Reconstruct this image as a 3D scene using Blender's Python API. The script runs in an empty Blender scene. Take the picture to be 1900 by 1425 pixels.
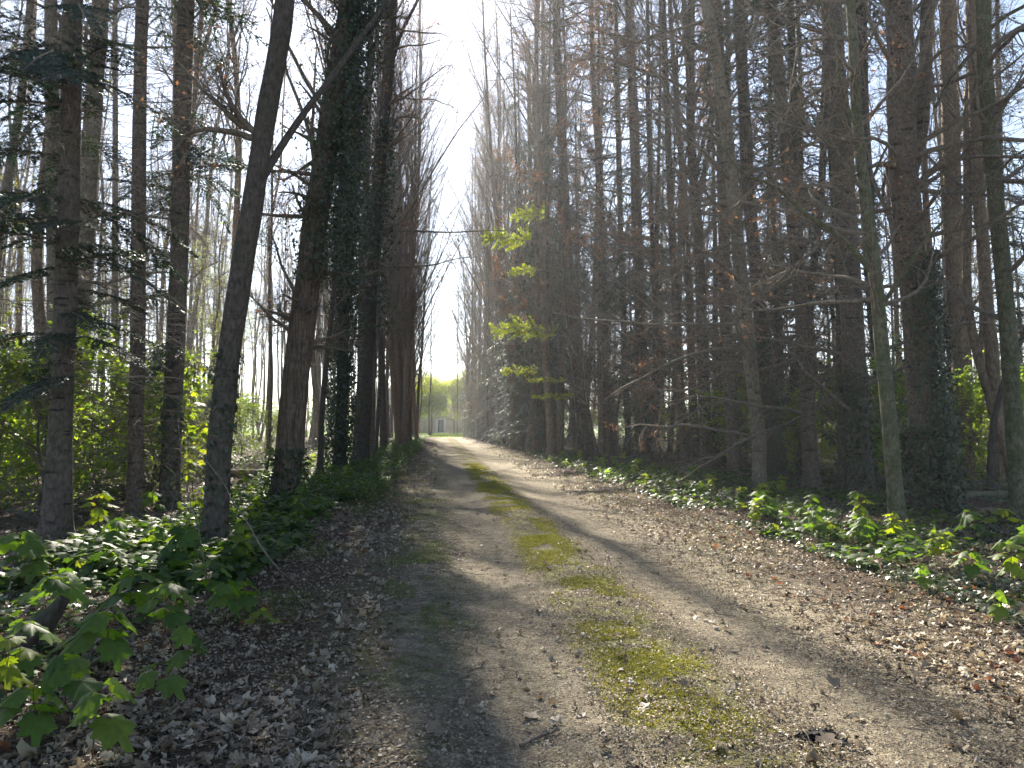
import bpy, math
import numpy as np
from mathutils import Vector

R = math.radians
scene = bpy.context.scene
C = scene.collection

# ------------------------------------------------------------------ camera
CAMH, F, HORIZ = 1.6, 1370.0, 788.0
PITCH = math.atan((HORIZ - 712.5) / F)
cam_d = bpy.data.cameras.new('camera')
cam_d.sensor_width = 36.0
cam_d.lens = F / 1900.0 * 36.0
cam_d.clip_start = 0.05
cam_d.clip_end = 3000
cam = bpy.data.objects.new('camera', cam_d)
cam.location = (0, 0, CAMH)
cam.rotation_euler = (math.pi / 2 + PITCH, 0, 0)
C.objects.link(cam)
scene.camera = cam

# ------------------------------------------------------------------ sky, sun, exposure
SUN_EL, SUN_AZ = R(34.0), R(-10.5)
world = bpy.data.worlds.new('World')
scene.world = world
world.use_nodes = True
wn = world.node_tree.nodes
sky = wn.new('ShaderNodeTexSky')
sky.sky_type = 'NISHITA'
sky.sun_disc = False
sky.sun_elevation = SUN_EL
sky.sun_rotation = SUN_AZ
sky.air_density = 1.0
sky.dust_density = 0.3
sky.ozone_density = 3.0
hsv = wn.new('ShaderNodeHueSaturation')
hsv.inputs['Saturation'].default_value = 0.85
world.node_tree.links.new(sky.outputs[0], hsv.inputs['Color'])
world.node_tree.links.new(hsv.outputs[0], wn['Background'].inputs[0])
wn['Background'].inputs[1].default_value = 0.052
sun_d = bpy.data.lights.new('sun', 'SUN')
sun_d.energy = 5.0
sun_d.angle = R(0.5)
sun_d.color = (1.0, 0.92, 0.79)
sun = bpy.data.objects.new('sun', sun_d)
sv = Vector((math.sin(SUN_AZ) * math.cos(SUN_EL), math.cos(SUN_AZ) * math.cos(SUN_EL), math.sin(SUN_EL)))
sun.rotation_euler = (-sv).to_track_quat('-Z', 'Y').to_euler()
sun.location = sv * 60
C.objects.link(sun)
scene.view_settings.view_transform = 'Standard'
scene.view_settings.look = 'None'
scene.view_settings.exposure = 2.15
scene.view_settings.gamma = 1.0
scene.view_settings.use_curve_mapping = False
scene.cycles.max_bounces = 6
scene.cycles.diffuse_bounces = 3
scene.cycles.glossy_bounces = 2
scene.cycles.transmission_bounces = 4
scene.cycles.volume_bounces = 0
scene.cycles.volume_step_rate = 5
scene.cycles.sample_clamp_indirect = 6.0

# ------------------------------------------------------------------ pixel -> world helpers
cp, sp = math.cos(PITCH), math.sin(PITCH)
def ray(px, py):
    x, y = (px - 950.0) / F, (712.5 - py) / F
    return np.array([x, cp - sp * y, sp + cp * y])
def at(px, py, Y):
    d = ray(px, py)
    return np.array([0, 0, CAMH]) + d * (Y / d[1])

# ------------------------------------------------------------------ noise and terrain
def _hash(ix, iy, s):
    n = (ix.astype(np.int64) * 374761393 + iy.astype(np.int64) * 668265263 + s * 1442695041) & 0xffffffff
    n = ((n ^ (n >> 13)) * 1274126177) & 0xffffffff
    return ((n ^ (n >> 16)) & 0xffff) / 65535.0
def vnoise(x, y, s=0):
    x = np.asarray(x, float); y = np.asarray(y, float)
    ix, iy = np.floor(x), np.floor(y)
    fx, fy = x - ix, y - iy
    fx = fx * fx * (3 - 2 * fx); fy = fy * fy * (3 - 2 * fy)
    a, b = _hash(ix, iy, s), _hash(ix + 1, iy, s)
    c, d = _hash(ix, iy + 1, s), _hash(ix + 1, iy + 1, s)
    return (a * (1 - fx) + b * fx) * (1 - fy) + (c * (1 - fx) + d * fx) * fy
def sstep(a, b, v):
    t = np.clip((v - a) / (b - a), 0, 1)
    return t * t * (3 - 2 * t)
def terrain(x, y):
    x = np.asarray(x, float); y = np.asarray(y, float)
    u = x + 0.1 * y
    far = sstep(60, 20, y)
    z = -0.035 * np.exp(-((u - 0.55) / 0.4) ** 2) - 0.035 * np.exp(-((u - 2.6) / 0.45) ** 2)
    z = z + 0.02 * np.exp(-((u - 1.5) / 0.35) ** 2)
    z = z + 0.03 * sstep(-1.2, -3.0, u) + 0.03 * sstep(4.0, 6.5, u)
    off = np.maximum(sstep(-1.0, -4.0, u), sstep(4.5, 8, u))
    z = z + off * (vnoise(x * 0.35, y * 0.35, 1) - 0.5) * 0.14
    z = z + (vnoise(x * 2.1, y * 2.1, 2) - 0.5) * (0.025 + 0.08 * off)
    z = z + far * ((vnoise(x * 7, y * 7, 3) - 0.5) * 0.018 + (vnoise(x * 18, y * 18, 4) - 0.5) * 0.010)
    return z
def ground_at(px, py):
    d = ray(px, py); z = 0.0
    for _ in range(4):
        s = (z - CAMH) / d[2]
        p = np.array([0, 0, CAMH]) + d * s
        z = float(terrain(p[0], p[1]))
    return np.array([p[0], p[1], z])

# ------------------------------------------------------------------ mesh helpers
class MB:
    """collects numpy vertices and faces, links them as one mesh object"""
    def __init__(self): self.v, self.f, self.n = [], [], 0
    def add(self, verts, *faces):
        verts = np.asarray(verts, float).reshape(-1, 3)
        self.v.append(verts)
        for f in faces: self.f.append(np.asarray(f, int) + self.n)
        self.n += len(verts)
        return self
    def mesh(self, name, mat, smooth=False, origin=None):
        me = bpy.data.meshes.new(name)
        v = np.concatenate(self.v) if self.v else np.zeros((0, 3))
        if origin is not None: v = v - np.asarray(origin)
        me.vertices.add(len(v)); me.vertices.foreach_set('co', v.astype(np.float32).ravel())
        if self.f:
            idx = np.concatenate([f.ravel() for f in self.f])
            tot = np.concatenate([np.full(len(f), f.shape[1]) for f in self.f])
            st = np.concatenate([[0], np.cumsum(tot)[:-1]])
            me.loops.add(len(idx)); me.loops.foreach_set('vertex_index', idx.astype(np.int32))
            me.polygons.add(len(tot)); me.polygons.foreach_set('loop_start', st.astype(np.int32))
            me.polygons.foreach_set('loop_total', tot.astype(np.int32))
            if smooth: me.polygons.foreach_set('use_smooth', np.ones(len(tot), bool))
        me.materials.append(mat); me.update(calc_edges=True)
        return me
    def build(self, name, mat, parent=None, smooth=False, origin=None):
        o = bpy.data.objects.new(name, self.mesh(name, mat, smooth, origin))
        C.objects.link(o)
        if parent is not None: o.parent = parent
        elif origin is not None: o.location = origin
        return o

def tag(o, label=None, cat=None, group=None, kind=None):
    if label: o['label'] = label
    if cat: o['category'] = cat
    if group: o['group'] = group
    if kind: o['kind'] = kind
    return o
def thing(name, label, cat, loc=(0, 0, 0), group=None):
    o = bpy.data.objects.new(name, None); C.objects.link(o)
    o.empty_display_size = 0.2; o.location = loc
    return tag(o, label, cat, group)
def dup(root, loc, rz=0.0, scale=1.0, label=None, group=None, tilt=(0, 0)):
    r = root.copy(); C.objects.link(r)
    r.location = loc; r.rotation_euler = (tilt[0], tilt[1], rz); r.scale = (scale, scale, scale)
    if label: r['label'] = label
    if group: r['group'] = group
    for ch in root.children:
        c = ch.copy(); C.objects.link(c); c.parent = r
    return r

def tubes(mb, pts, rad, sides=3, cap=False, bumpy=None):
    """pts (N,P,3), rad (N,P): N tubes"""
    pts = np.asarray(pts, float); rad = np.asarray(rad, float)
    if pts.ndim == 2: pts, rad = pts[None], rad[None]
    N, P, _ = pts.shape
    if N == 0: return
    tan = np.gradient(pts, axis=1)
    tan /= np.linalg.norm(tan, axis=2, keepdims=True) + 1e-9
    mean = tan.mean(axis=1)
    ref = np.where(np.abs(mean[:, 2:3]) > 0.75, np.array([[1., 0, 0]]), np.array([[0, 0, 1.]]))[:, None, :]
    a = np.cross(tan, np.broadcast_to(ref, tan.shape)); a /= np.linalg.norm(a, axis=2, keepdims=True) + 1e-9
    b = np.cross(tan, a)
    th = np.arange(sides) / sides * 2 * np.pi
    rr = rad[:, :, None] * np.ones(sides)
    if bumpy is not None: rr = rr * bumpy
    ring = pts[:, :, None, :] + rr[..., None] * (np.cos(th)[None, None, :, None] * a[:, :, None, :] + np.sin(th)[None, None, :, None] * b[:, :, None, :])
    n0 = (np.arange(N) * P * sides)[:, None, None]
    i = np.arange(P - 1)[None, :, None] * sides
    j = np.arange(sides)[None, None, :]; j2 = (j + 1) % sides
    q = np.stack([n0 + i + j, n0 + i + j2, n0 + i + sides + j2, n0 + i + sides + j], -1).reshape(-1, 4)
    fs = [q]
    if cap:
        fs.append((n0[:, 0, :] + (P - 1) * sides + np.arange(sides)[None, :]).reshape(-1, sides))
        fs.append((n0[:, 0, :] + np.arange(sides)[None, ::-1]).reshape(-1, sides))
    mb.add(ring.reshape(-1, 3), *fs)

def lerp_pts(pts, rad, m, t):
    P = pts.shape[1]
    f = t * (P - 1); i = np.minimum(f.astype(int), P - 2); w = (f - i)[:, None]
    p = pts[m, i] * (1 - w) + pts[m, i + 1] * w
    tn = pts[m, i + 1] - pts[m, i]; tn /= np.linalg.norm(tn, axis=1, keepdims=True) + 1e-9
    r = rad[m, i] * (1 - w[:, 0]) + rad[m, i + 1] * w[:, 0]
    return p, tn, r

def grow(rng, pts, rad, n, t=(0.2, 1.0), L=(0.5, 1.0), ang=(40, 70), up=0.0, wig=0.12, npts=5, rr=0.5, rmin=0.002, rmax=9, shrink=0.4, az=None, rfix=None):
    """vectorised branching: n children spread over the parent polylines"""
    M = pts.shape[0]
    m = rng.integers(0, M, n)
    tt = rng.uniform(t[0], t[1], n)
    p, tn, r = lerp_pts(pts, rad, m, tt)
    perp = rng.normal(size=(n, 3))
    if az is not None:
        perp = np.stack([np.cos(az(rng, n)), np.zeros(n), np.zeros(n)], 1) * 0 + np.stack([np.cos(a_ := az(rng, n)), np.sin(a_), np.zeros(n)], 1)
    perp -= (perp * tn).sum(1, keepdims=True) * tn
    perp /= np.linalg.norm(perp, axis=1, keepdims=True) + 1e-9
    a = np.radians(rng.uniform(ang[0], ang[1], n))[:, None]
    d = np.cos(a) * tn + np.sin(a) * perp
    ln = rng.uniform(L[0], L[1], n) * (1 - shrink * (tt - t[0]) / max(t[1] - t[0], 1e-6))
    out = np.zeros((n, npts, 3)); out[:, 0] = p
    st = (ln / (npts - 1))[:, None]
    for k in range(1, npts):
        d = d + wig * rng.normal(size=(n, 3)); d[:, 2] += up
        d /= np.linalg.norm(d, axis=1, keepdims=True)
        out[:, k] = out[:, k - 1] + d * st
    r0 = np.clip(r * rr, rmin, rmax) if rfix is None else np.full(n, rfix)
    tp = np.linspace(1, 0.25, npts)[None, :]
    return out, r0[:, None] * tp

def smooth_path(pts, n):
    pts = np.asarray(pts, float)
    P = np.vstack([2 * pts[0] - pts[1], pts, 2 * pts[-1] - pts[-2]])
    seg = len(pts) - 1
    out = []
    for s in np.linspace(0, seg, n):
        i = min(int(s), seg - 1); t = s - i
        p0, p1, p2, p3 = P[i], P[i + 1], P[i + 2], P[i + 3]
        out.append(0.5 * ((2 * p1) + (-p0 + p2) * t + (2 * p0 - 5 * p1 + 4 * p2 - p3) * t * t + (-p0 + 3 * p1 - 3 * p2 + p3) * t ** 3))
    return np.array(out)

# ------------------------------------------------------------------ leaf shapes (lie in xy, stalk at origin, tip towards +x)
def fan(outline, zf):
    v = [(0, 0, 0)] + [(x, y, zf(x, y)) for x, y in outline]
    n = len(outline)
    return np.array(v), np.array([(0, i, i + 1) for i in range(1, n)])
OVAL = (np.array([(0, 0, 0), (0.3, 0.2, 0.04), (0.7, 0.2, 0.05), (1, 0, -0.05), (0.7, -0.2, 0.05), (0.3, -0.2, 0.04), (0.5, 0, -0.02)]),
        np.array([(0, 6, 1), (1, 6, 2), (2, 6, 3), (3, 6, 4), (4, 6, 5), (5, 6, 0)]))
def maple_outline(lobes, notch=0.5):
    pts = []
    for ang, ln in lobes: pts.append((ang, ln))
    return [(r * math.cos(R(a)), r * math.sin(R(a))) for a, r in pts]
ML = [(-152, .38), (-124, .60), (-106, .54), (-90, .72), (-70, .62), (-52, .96), (-43, .84), (-32, .86), (-22, .68), (-12, .94), (0, 1.10),
      (11, .92), (22, .70), (33, .84), (43, .80), (53, .92), (70, .64), (88, .70), (104, .55), (122, .62), (152, .38)]
mo = maple_outline(ML)
MAPLE = fan(mo, lambda x, y: -0.26 * (x * x + y * y) + 0.07 * math.cos(6.9 * math.atan2(y, x)) * math.hypot(x, y))
DRYL = [(-145, .35), (-112, .6), (-82, .5), (-55, .85), (-38, .78), (-24, .62), (-8, .95), (6, 1.0), (24, .62), (44, .82), (58, .8), (80, .5), (105, .62), (140, .35)]
DRY = fan(maple_outline(DRYL), lambda x, y: 0)
OAKO = [(.05, .05), (.2, .16), (.3, .09), (.42, .26), (.52, .13), (.66, .3), (.76, .14), (.9, .16), (1, 0), (.9, -.16), (.76, -.14), (.66, -.3), (.52, -.13), (.42, -.26), (.3, -.09), (.2, -.16), (.05, -.05)]
OAK = fan(OAKO, lambda x, y: 0.15 * abs(y))
IVY = fan([(-.12, -.35), (.2, -.5), (.45, -.28), (1, 0), (.45, .28), (.2, .5), (-.12, .35)], lambda x, y: -0.1 * abs(y))
TINY = (np.array([(0, 0, 0), (0.5, 0.28, 0.06), (1, 0, 0), (0.5, -0.28, 0.06)]), np.array([(0, 1, 2), (0, 2, 3)]))
BIT = (np.array([(0, 0, 0), (0.6, 0.35, 0.1), (1, -0.1, 0), (0.35, -0.4, 0.12)]), np.array([(0, 1, 2), (0, 2, 3)]))
BLADE = (np.array([(0, 0.04, 0), (0, -0.04, 0), (1, 0, 0.0)]), np.array([(0, 1, 2)]))

def scatter(mb, tpl, pos, head, nrm, size, rng=None, curl=None, fold=None, jit=0.0):
    """instances of a leaf shape; head (N,3) points from stalk to tip, nrm (N,3) is up side"""
    v, f = tpl; N = len(pos)
    if N == 0: return
    size = np.broadcast_to(np.asarray(size, float), (N,))
    head = head / (np.linalg.norm(head, axis=1, keepdims=True) + 1e-9)
    nrm = nrm - (nrm * head).sum(1, keepdims=True) * head
    nrm /= np.linalg.norm(nrm, axis=1, keepdims=True) + 1e-9
    side = np.cross(nrm, head)
    V = np.broadcast_to(v, (N,) + v.shape).copy()
    if curl is not None: V[:, :, 2] += curl[:, None] * (V[:, :, 0] - 0.3) ** 2
    if fold is not None: V[:, :, 2] += fold[:, None] * np.abs(V[:, :, 1])
    if jit: V = V + np.random.default_rng(N).normal(0, jit, V.shape) * np.array([1, 1, 1.3])
    W = pos[:, None, :] + size[:, None, None] * (V[:, :, 0:1] * head[:, None] + V[:, :, 1:2] * side[:, None] + V[:, :, 2:3] * nrm[:, None])
    F_ = (np.arange(N)[:, None, None] * len(v) + f[None]).reshape(-1, f.shape[1])
    mb.add(W.reshape(-1, 3), F_)
def rvec(rng, n, flat=1.0):
    v = rng.normal(size=(n, 3)); v[:, 2] *= flat
    return v / (np.linalg.norm(v, axis=1, keepdims=True) + 1e-9)

# ------------------------------------------------------------------ materials
class NT:
    def __init__(self, name):
        self.m = bpy.data.materials.new(name); self.m.use_nodes = True
        self.t = self.m.node_tree; self.t.nodes.clear()
        self.out = self.t.nodes.new('ShaderNodeOutputMaterial')
    def n(self, typ, **kw):
        nd = self.t.nodes.new(typ)
        for k, v in kw.items():
            if k in nd.inputs.keys() if hasattr(nd.inputs, 'keys') else False: nd.inputs[k].default_value = v
            else: setattr(nd, k, v)
        return nd
    def l(self, a, b): self.t.links.new(a, b)
    def noise(self, vec, scale, detail=4, rough=0.6):
        nd = self.t.nodes.new('ShaderNodeTexNoise')
        nd.inputs['Scale'].default_value = scale; nd.inputs['Detail'].default_value = detail
        nd.inputs['Roughness'].default_value = rough
        if vec is not None: self.l(vec, nd.inputs['Vector'])
        return nd.outputs['Fac']
    def ramp(self, fac, stops):
        nd = self.t.nodes.new('ShaderNodeValToRGB'); e = nd.color_ramp.elements
        while len(e) < len(stops): e.new(0.5)
        for k, (p, c) in enumerate(stops):
            e[k].position = p; e[k].color = (c[0], c[1], c[2], 1) if not isinstance(c, (int, float)) else (c, c, c, 1)
        self.l(fac, nd.inputs[0]); return nd.outputs[0]
    def mix(self, fac, a, b, mode='MIX'):
        nd = self.t.nodes.new('ShaderNodeMix'); nd.data_type = 'RGBA'; nd.blend_type = mode
        if isinstance(fac, (int, float)): nd.inputs[0].default_value = fac
        else: self.l(fac, nd.inputs[0])
        for s, i in ((a, 6), (b, 7)):
            if isinstance(s, tuple): nd.inputs[i].default_value = (s[0], s[1], s[2], 1)
            else: self.l(s, nd.inputs[i])
        return nd.outputs[2]
    def math(self, op, a, b=0.0, clamp=False):
        nd = self.t.nodes.new('ShaderNodeMath'); nd.operation = op; nd.use_clamp = clamp
        for s, i in ((a, 0), (b, 1)):
            if isinstance(s, (int, float)): nd.inputs[i].default_value = s
            else: self.l(s, nd.inputs[i])
        return nd.outputs[0]
    def mapr(self, v, a, b, c=0.0, d=1.0):
        nd = self.t.nodes.new('ShaderNodeMapRange'); nd.interpolation_type = 'SMOOTHSTEP'
        self.l(v, nd.inputs[0])
        for i, x in enumerate((a, b, c, d)): nd.inputs[i + 1].default_value = x
        return nd.outputs[0]
    def bump(self, h, strength, dist):
        nd = self.t.nodes.new('ShaderNodeBump'); nd.inputs['Strength'].default_value = strength
        nd.inputs['Distance'].default_value = dist; self.l(h, nd.inputs['Height']); return nd.outputs[0]
    def pbsdf(self, col, rough=0.8, spec=0.3, normal=None):
        nd = self.t.nodes.new('ShaderNodeBsdfPrincipled')
        if isinstance(col, tuple): nd.inputs['Base Color'].default_value = (*col, 1)
        else: self.l(col, nd.inputs['Base Color'])
        nd.inputs['Roughness'].default_value = rough; nd.inputs['Specular IOR Level'].default_value = spec
        if normal is not None: self.l(normal, nd.inputs['Normal'])
        return nd.outputs[0]
    def end(self, sh): self.l(sh, self.out.inputs[0]); return self.m

def leaf_mat(name, cols, trans, tf=0.45, rough=0.55, spec=0.4):
    """cols: stops of per-leaf colour; trans: colour multiplier of light let through"""
    t = NT(name)
    g = t.n('ShaderNodeNewGeometry')
    k = len(cols)
    c = t.ramp(g.outputs['Random Per Island'], [(i / max(k - 1, 1), q) for i, q in enumerate(cols)])
    tc = t.n('ShaderNodeTexCoord')
    nz = t.noise(tc.outputs['Object'], 30, 3)
    c = t.mix(t.mapr(nz, 0.35, 0.65, 0, 0.35), c, (0.5, 0.5, 0.5), 'MULTIPLY')
    b = t.pbsdf(c, rough, spec)
    tr = t.n('ShaderNodeBsdfTranslucent')
    t.l(t.mix(1.0, c, trans, 'MULTIPLY'), tr.inputs[0])
    mx = t.n('ShaderNodeMixShader'); mx.inputs[0].default_value = tf
    t.l(b, mx.inputs[1]); t.l(tr.outputs[0], mx.inputs[2])
    return t.end(mx.outputs[0])

def bark_mat(name, light, dark, moss=(0.05, 0.07, 0.02), moss_amt=0.2, vert=6.0, horiz=0.0, bump=0.6):
    t = NT(name)
    tc = t.n('ShaderNodeTexCoord')
    mp = t.n('ShaderNodeMapping'); mp.inputs['Scale'].default_value = (1, 1, 1 / vert)
    t.l(tc.outputs['Object'], mp.inputs[0])
    n1 = t.noise(mp.outputs[0], 28, 6, 0.65)
    n2 = t.noise(tc.outputs['Object'], 2.2, 4)
    n3 = t.noise(tc.outputs['Object'], 9, 5)
    c = t.ramp(n1, [(0.33, dark), (0.52, light), (0.7, tuple(min(1, q * 1.35) for q in light))])
    c = t.mix(t.mapr(n3, 0.4, 0.7, 0, 0.55), c, dark)
    h = n1
    if horiz > 0:   # whorl scars and cross marks
        m2 = t.n('ShaderNodeMapping'); m2.inputs['Scale'].default_value = (1, 1, 5.0)
        t.l(tc.outputs['Object'], m2.inputs[0])
        s = t.noise(m2.outputs[0], 3.2, 3, 0.5)
        sc = t.mapr(s, 0.60, 0.68)
        c = t.mix(t.math('MULTIPLY', sc, horiz), c, tuple(q * 0.35 for q in dark))
        h = t.math('SUBTRACT', n1, t.math('MULTIPLY', sc, 0.4))
    c = t.mix(t.math('MULTIPLY', t.mapr(n2, 0.45, 0.62), moss_amt), c, moss)
    return t.end(t.pbsdf(c, 0.9, 0.2, t.bump(h, bump, 0.02)))

M = {}
M['bark_grey'] = bark_mat('grey_bark', (0.125, 0.10, 0.08), (0.045, 0.036, 0.03), moss_amt=0.25, vert=2.0, horiz=0.9)
M['bark_red'] = bark_mat('reddish_conifer_bark', (0.155, 0.118, 0.09), (0.045, 0.034, 0.027), moss_amt=0.1, vert=1.6, horiz=0.8)
M['bark_furrow'] = bark_mat('furrowed_bark', (0.16, 0.12, 0.09), (0.04, 0.03, 0.024), moss_amt=0.15, vert=12.0, bump=1.0)
M['bark_olive'] = bark_mat('olive_mossy_bark', (0.14, 0.135, 0.085), (0.05, 0.05, 0.03), moss_amt=0.5, vert=2.5, horiz=0.35)
M['bark_pale'] = bark_mat('pale_bark', (0.22, 0.185, 0.14), (0.08, 0.065, 0.05), moss_amt=0.2, vert=2.5, horiz=0.6)
M['bark_dark'] = bark_mat('dark_bark', (0.085, 0.07, 0.058), (0.03, 0.025, 0.02), moss_amt=0.25, vert=4.0)
M['bark_tan'] = bark_mat('tan_bark', (0.22, 0.165, 0.115), (0.085, 0.055, 0.035), moss_amt=0.1, vert=4.0, horiz=0.3)
M['twig'] = bark_mat('grey_twig_bark', (0.20, 0.165, 0.13), (0.08, 0.065, 0.05), moss_amt=0.1, vert=1.0, bump=0.2)
M['twig_brown'] = bark_mat('brown_twig_bark', (0.15, 0.105, 0.075), (0.06, 0.042, 0.03), moss_amt=0.0, vert=1.0, bump=0.2)
M['stem_red'] = bark_mat('reddish_stem', (0.16, 0.07, 0.045), (0.08, 0.035, 0.02), moss_amt=0.3, moss=(0.10, 0.14, 0.03), vert=1.0, bump=0.2)
M['ivy'] = leaf_mat('ivy_leaf', [(0.018, 0.034, 0.016), (0.034, 0.055, 0.024), (0.055, 0.075, 0.032)], (1.4, 1.7, 0.5), 0.18, 0.38, 0.5)
M['needle'] = leaf_mat('dark_conifer_needle', [(0.016, 0.034, 0.02), (0.03, 0.055, 0.032)], (1.1, 1.6, 0.6), 0.2, 0.5, 0.4)
M['needle_silver'] = leaf_mat('silvery_conifer_needle', [(0.05, 0.075, 0.055), (0.10, 0.12, 0.09)], (1.2, 1.3, 0.8), 0.3, 0.45, 0.5)
M['brown'] = leaf_mat('dry_brown_leaf', [(0.10, 0.062, 0.04), (0.19, 0.115, 0.07), (0.27, 0.17, 0.10), (0.20, 0.145, 0.10)], (1.6, 1.15, 0.8), 0.42)
M['litter'] = leaf_mat('fallen_leaf', [(0.12, 0.09, 0.06), (0.27, 0.215, 0.15), (0.38, 0.32, 0.235), (0.18, 0.135, 0.09), (0.54, 0.48, 0.37), (0.27, 0.215, 0.15)], (1.1, 1.0, 0.8), 0.22, 0.6, 0.4)
M['litter_red'] = leaf_mat('russet_fallen_leaf', [(0.13, 0.065, 0.04), (0.24, 0.12, 0.065), (0.2, 0.12, 0.07)], (1.4, 0.9, 0.6), 0.3, 0.6, 0.3)
M['green'] = leaf_mat('maple_leaf', [(0.045, 0.095, 0.02), (0.07, 0.135, 0.03), (0.10, 0.16, 0.035), (0.06, 0.11, 0.03)], (3.2, 3.0, 0.7), 0.5, 0.5, 0.3)
M['lime'] = leaf_mat('fresh_lime_leaf', [(0.09, 0.15, 0.02), (0.14, 0.19, 0.025), (0.19, 0.21, 0.035)], (3.4, 3.0, 0.7), 0.55, 0.5, 0.4)
M['fresh'] = leaf_mat('fresh_shrub_leaf', [(0.06, 0.12, 0.02), (0.10, 0.165, 0.025), (0.15, 0.20, 0.035), (0.09, 0.15, 0.03)], (3.4, 3.2, 0.8), 0.55, 0.5, 0.4)
M['herb'] = leaf_mat('low_herb_leaf', [(0.03, 0.065, 0.02), (0.05, 0.095, 0.026), (0.085, 0.13, 0.032)], (2.8, 2.8, 0.7), 0.4, 0.5, 0.35)
M['grass'] = leaf_mat('grass_blade', [(0.06, 0.12, 0.02), (0.11, 0.16, 0.035), (0.16, 0.18, 0.06)], (1.8, 1.8, 0.6), 0.4, 0.6, 0.3)
M['moss'] = leaf_mat('moss_tuft', [(0.20, 0.20, 0.05), (0.30, 0.29, 0.075), (0.42, 0.39, 0.13)], (1.2, 1.2, 0.6), 0.35, 0.8, 0.1)

M['bark_smooth'] = bark_mat('dark_smooth_bark', (0.105, 0.085, 0.07), (0.045, 0.037, 0.03), moss_amt=0.2, vert=2.5, horiz=0.25)
def ground_mat():
    t = NT('forest_ground')
    g = t.n('ShaderNodeNewGeometry'); P = g.outputs['Position']
    sx = t.n('ShaderNodeSeparateXYZ'); t.l(P, sx.inputs[0])
    x, y = sx.outputs[0], sx.outputs[1]
    u0 = t.math('ADD', x, t.math('MULTIPLY', y, 0.1))
    w1 = t.noise(P, 0.9, 4); w2 = t.noise(P, 3.5, 4)
    u = t.math('ADD', u0, t.math('MULTIPLY', t.math('SUBTRACT', w1, 0.5), 1.0))
    fine = t.noise(P, 55, 6, 0.7); mid = t.noise(P, 9, 6, 0.65); speck = t.noise(P, 160, 3, 0.6)
    vor = t.n('ShaderNodeTexVoronoi'); vor.inputs['Scale'].default_value = 70; t.l(P, vor.inputs['Vector'])
    dirt = t.ramp(fine, [(0.36, (0.13, 0.105, 0.07)), (0.5, (0.31, 0.26, 0.18)), (0.66, (0.48, 0.42, 0.30))])
    dirt = t.mix(t.mapr(mid, 0.42, 0.62, 0, 0.6), dirt, (0.10, 0.078, 0.056))
    dirt = t.mix(t.mapr(speck, 0.58, 0.66, 0, 0.8), dirt, (0.50, 0.44, 0.33))
    humus = t.ramp(fine, [(0.3, (0.025, 0.018, 0.012)), (0.5, (0.075, 0.052, 0.036)), (0.75, (0.18, 0.13, 0.09))])
    humus = t.mix(t.mapr(mid, 0.5, 0.7, 0, 0.4), humus, (0.12, 0.085, 0.06))
    lo = t.mapr(u, -1.3, 0.0); hi = t.mapr(u, 4.4, 3.0)
    road = t.math('MULTIPLY', lo, hi)
    road = t.math('MULTIPLY', road, t.mapr(mid, 0.3, 0.48, 0.72, 1.0))
    col = t.mix(road, humus, dirt)
    # centre strip darker with litter crumbs, then moss
    cs = t.math('MULTIPLY', t.mapr(u0, 1.0, 1.25), t.mapr(u0, 2.05, 1.8))
    col = t.mix(t.math('MULTIPLY', cs, 0.55), col, humus)
    mm = t.math('MULTIPLY', t.mapr(u0, 0.95, 1.2), t.mapr(u0, 1.95, 1.6))
    mz = t.math('ADD', t.math('MULTIPLY', w2, 0.65), t.math('MULTIPLY', fine, 0.35))
    mm = t.math('MULTIPLY', mm, t.mapr(mz, 0.45, 0.53))
    mcol = t.ramp(speck, [(0.35, (0.14, 0.125, 0.06)), (0.65, (0.32, 0.30, 0.11))])
    col = t.mix(mm, col, mcol)
    gs = t.math('MULTIPLY', t.mapr(u0, -1.0, -0.5), t.mapr(u0, 0.3, 0.0))
    gs = t.math('MULTIPLY', gs, t.mapr(w2, 0.5, 0.62, 0, 0.6))
    col = t.mix(gs, col, (0.06, 0.085, 0.025))
    # open grass beyond the wood
    lawn = t.math('MULTIPLY', t.mapr(y, 92, 112), 1.0)
    lc = t.ramp(t.noise(P, 1.5, 6), [(0.35, (0.09, 0.15, 0.025)), (0.65, (0.16, 0.22, 0.045))])
    col = t.mix(lawn, col, lc)
    h = t.math('ADD', t.math('MULTIPLY', fine, 0.7), t.math('MULTIPLY', mid, 1.2))
    h = t.math('ADD', h, t.math('MULTIPLY', speck, 0.25))
    h = t.math('SUBTRACT', h, t.math('MULTIPLY', vor.outputs['Distance'], 0.35))
    return t.end(t.pbsdf(col, 0.95, 0.15, t.bump(h, 1.0, 0.035)))
M['ground'] = ground_mat()

# ------------------------------------------------------------------ the ground
def build_ground():
    ys = np.concatenate([[-60, -30, -16, -8], np.arange(-2, 16, 0.05), 16 * np.power(450 / 16, np.linspace(0, 1, 130))])
    us = np.concatenate([-5 - np.power(400, np.linspace(0, 1, 64))[::-1] + 1 - 0.02, np.arange(-5, 8, 0.055), 8 + np.power(400, np.linspace(0, 1, 64)) - 1 + 0.02])
    U, Y = np.meshgrid(us, ys)
    X = U - 0.1 * Y
    Z = terrain(X, Y)
    a, b = len(ys), len(us)
    i = np.arange(a - 1)[:, None] * b + np.arange(b - 1)[None, :]
    q = np.stack([i, i + 1, i + b + 1, i + b], -1).reshape(-1, 4)
    mb = MB(); mb.add(np.stack([X, Y, Z], -1).reshape(-1, 3), q)
    tag(mb.build('ground', M['ground'], smooth=True), 'dirt forest track with mossy centre strip, leaf mould on both sides', kind='structure')
build_ground()

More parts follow.
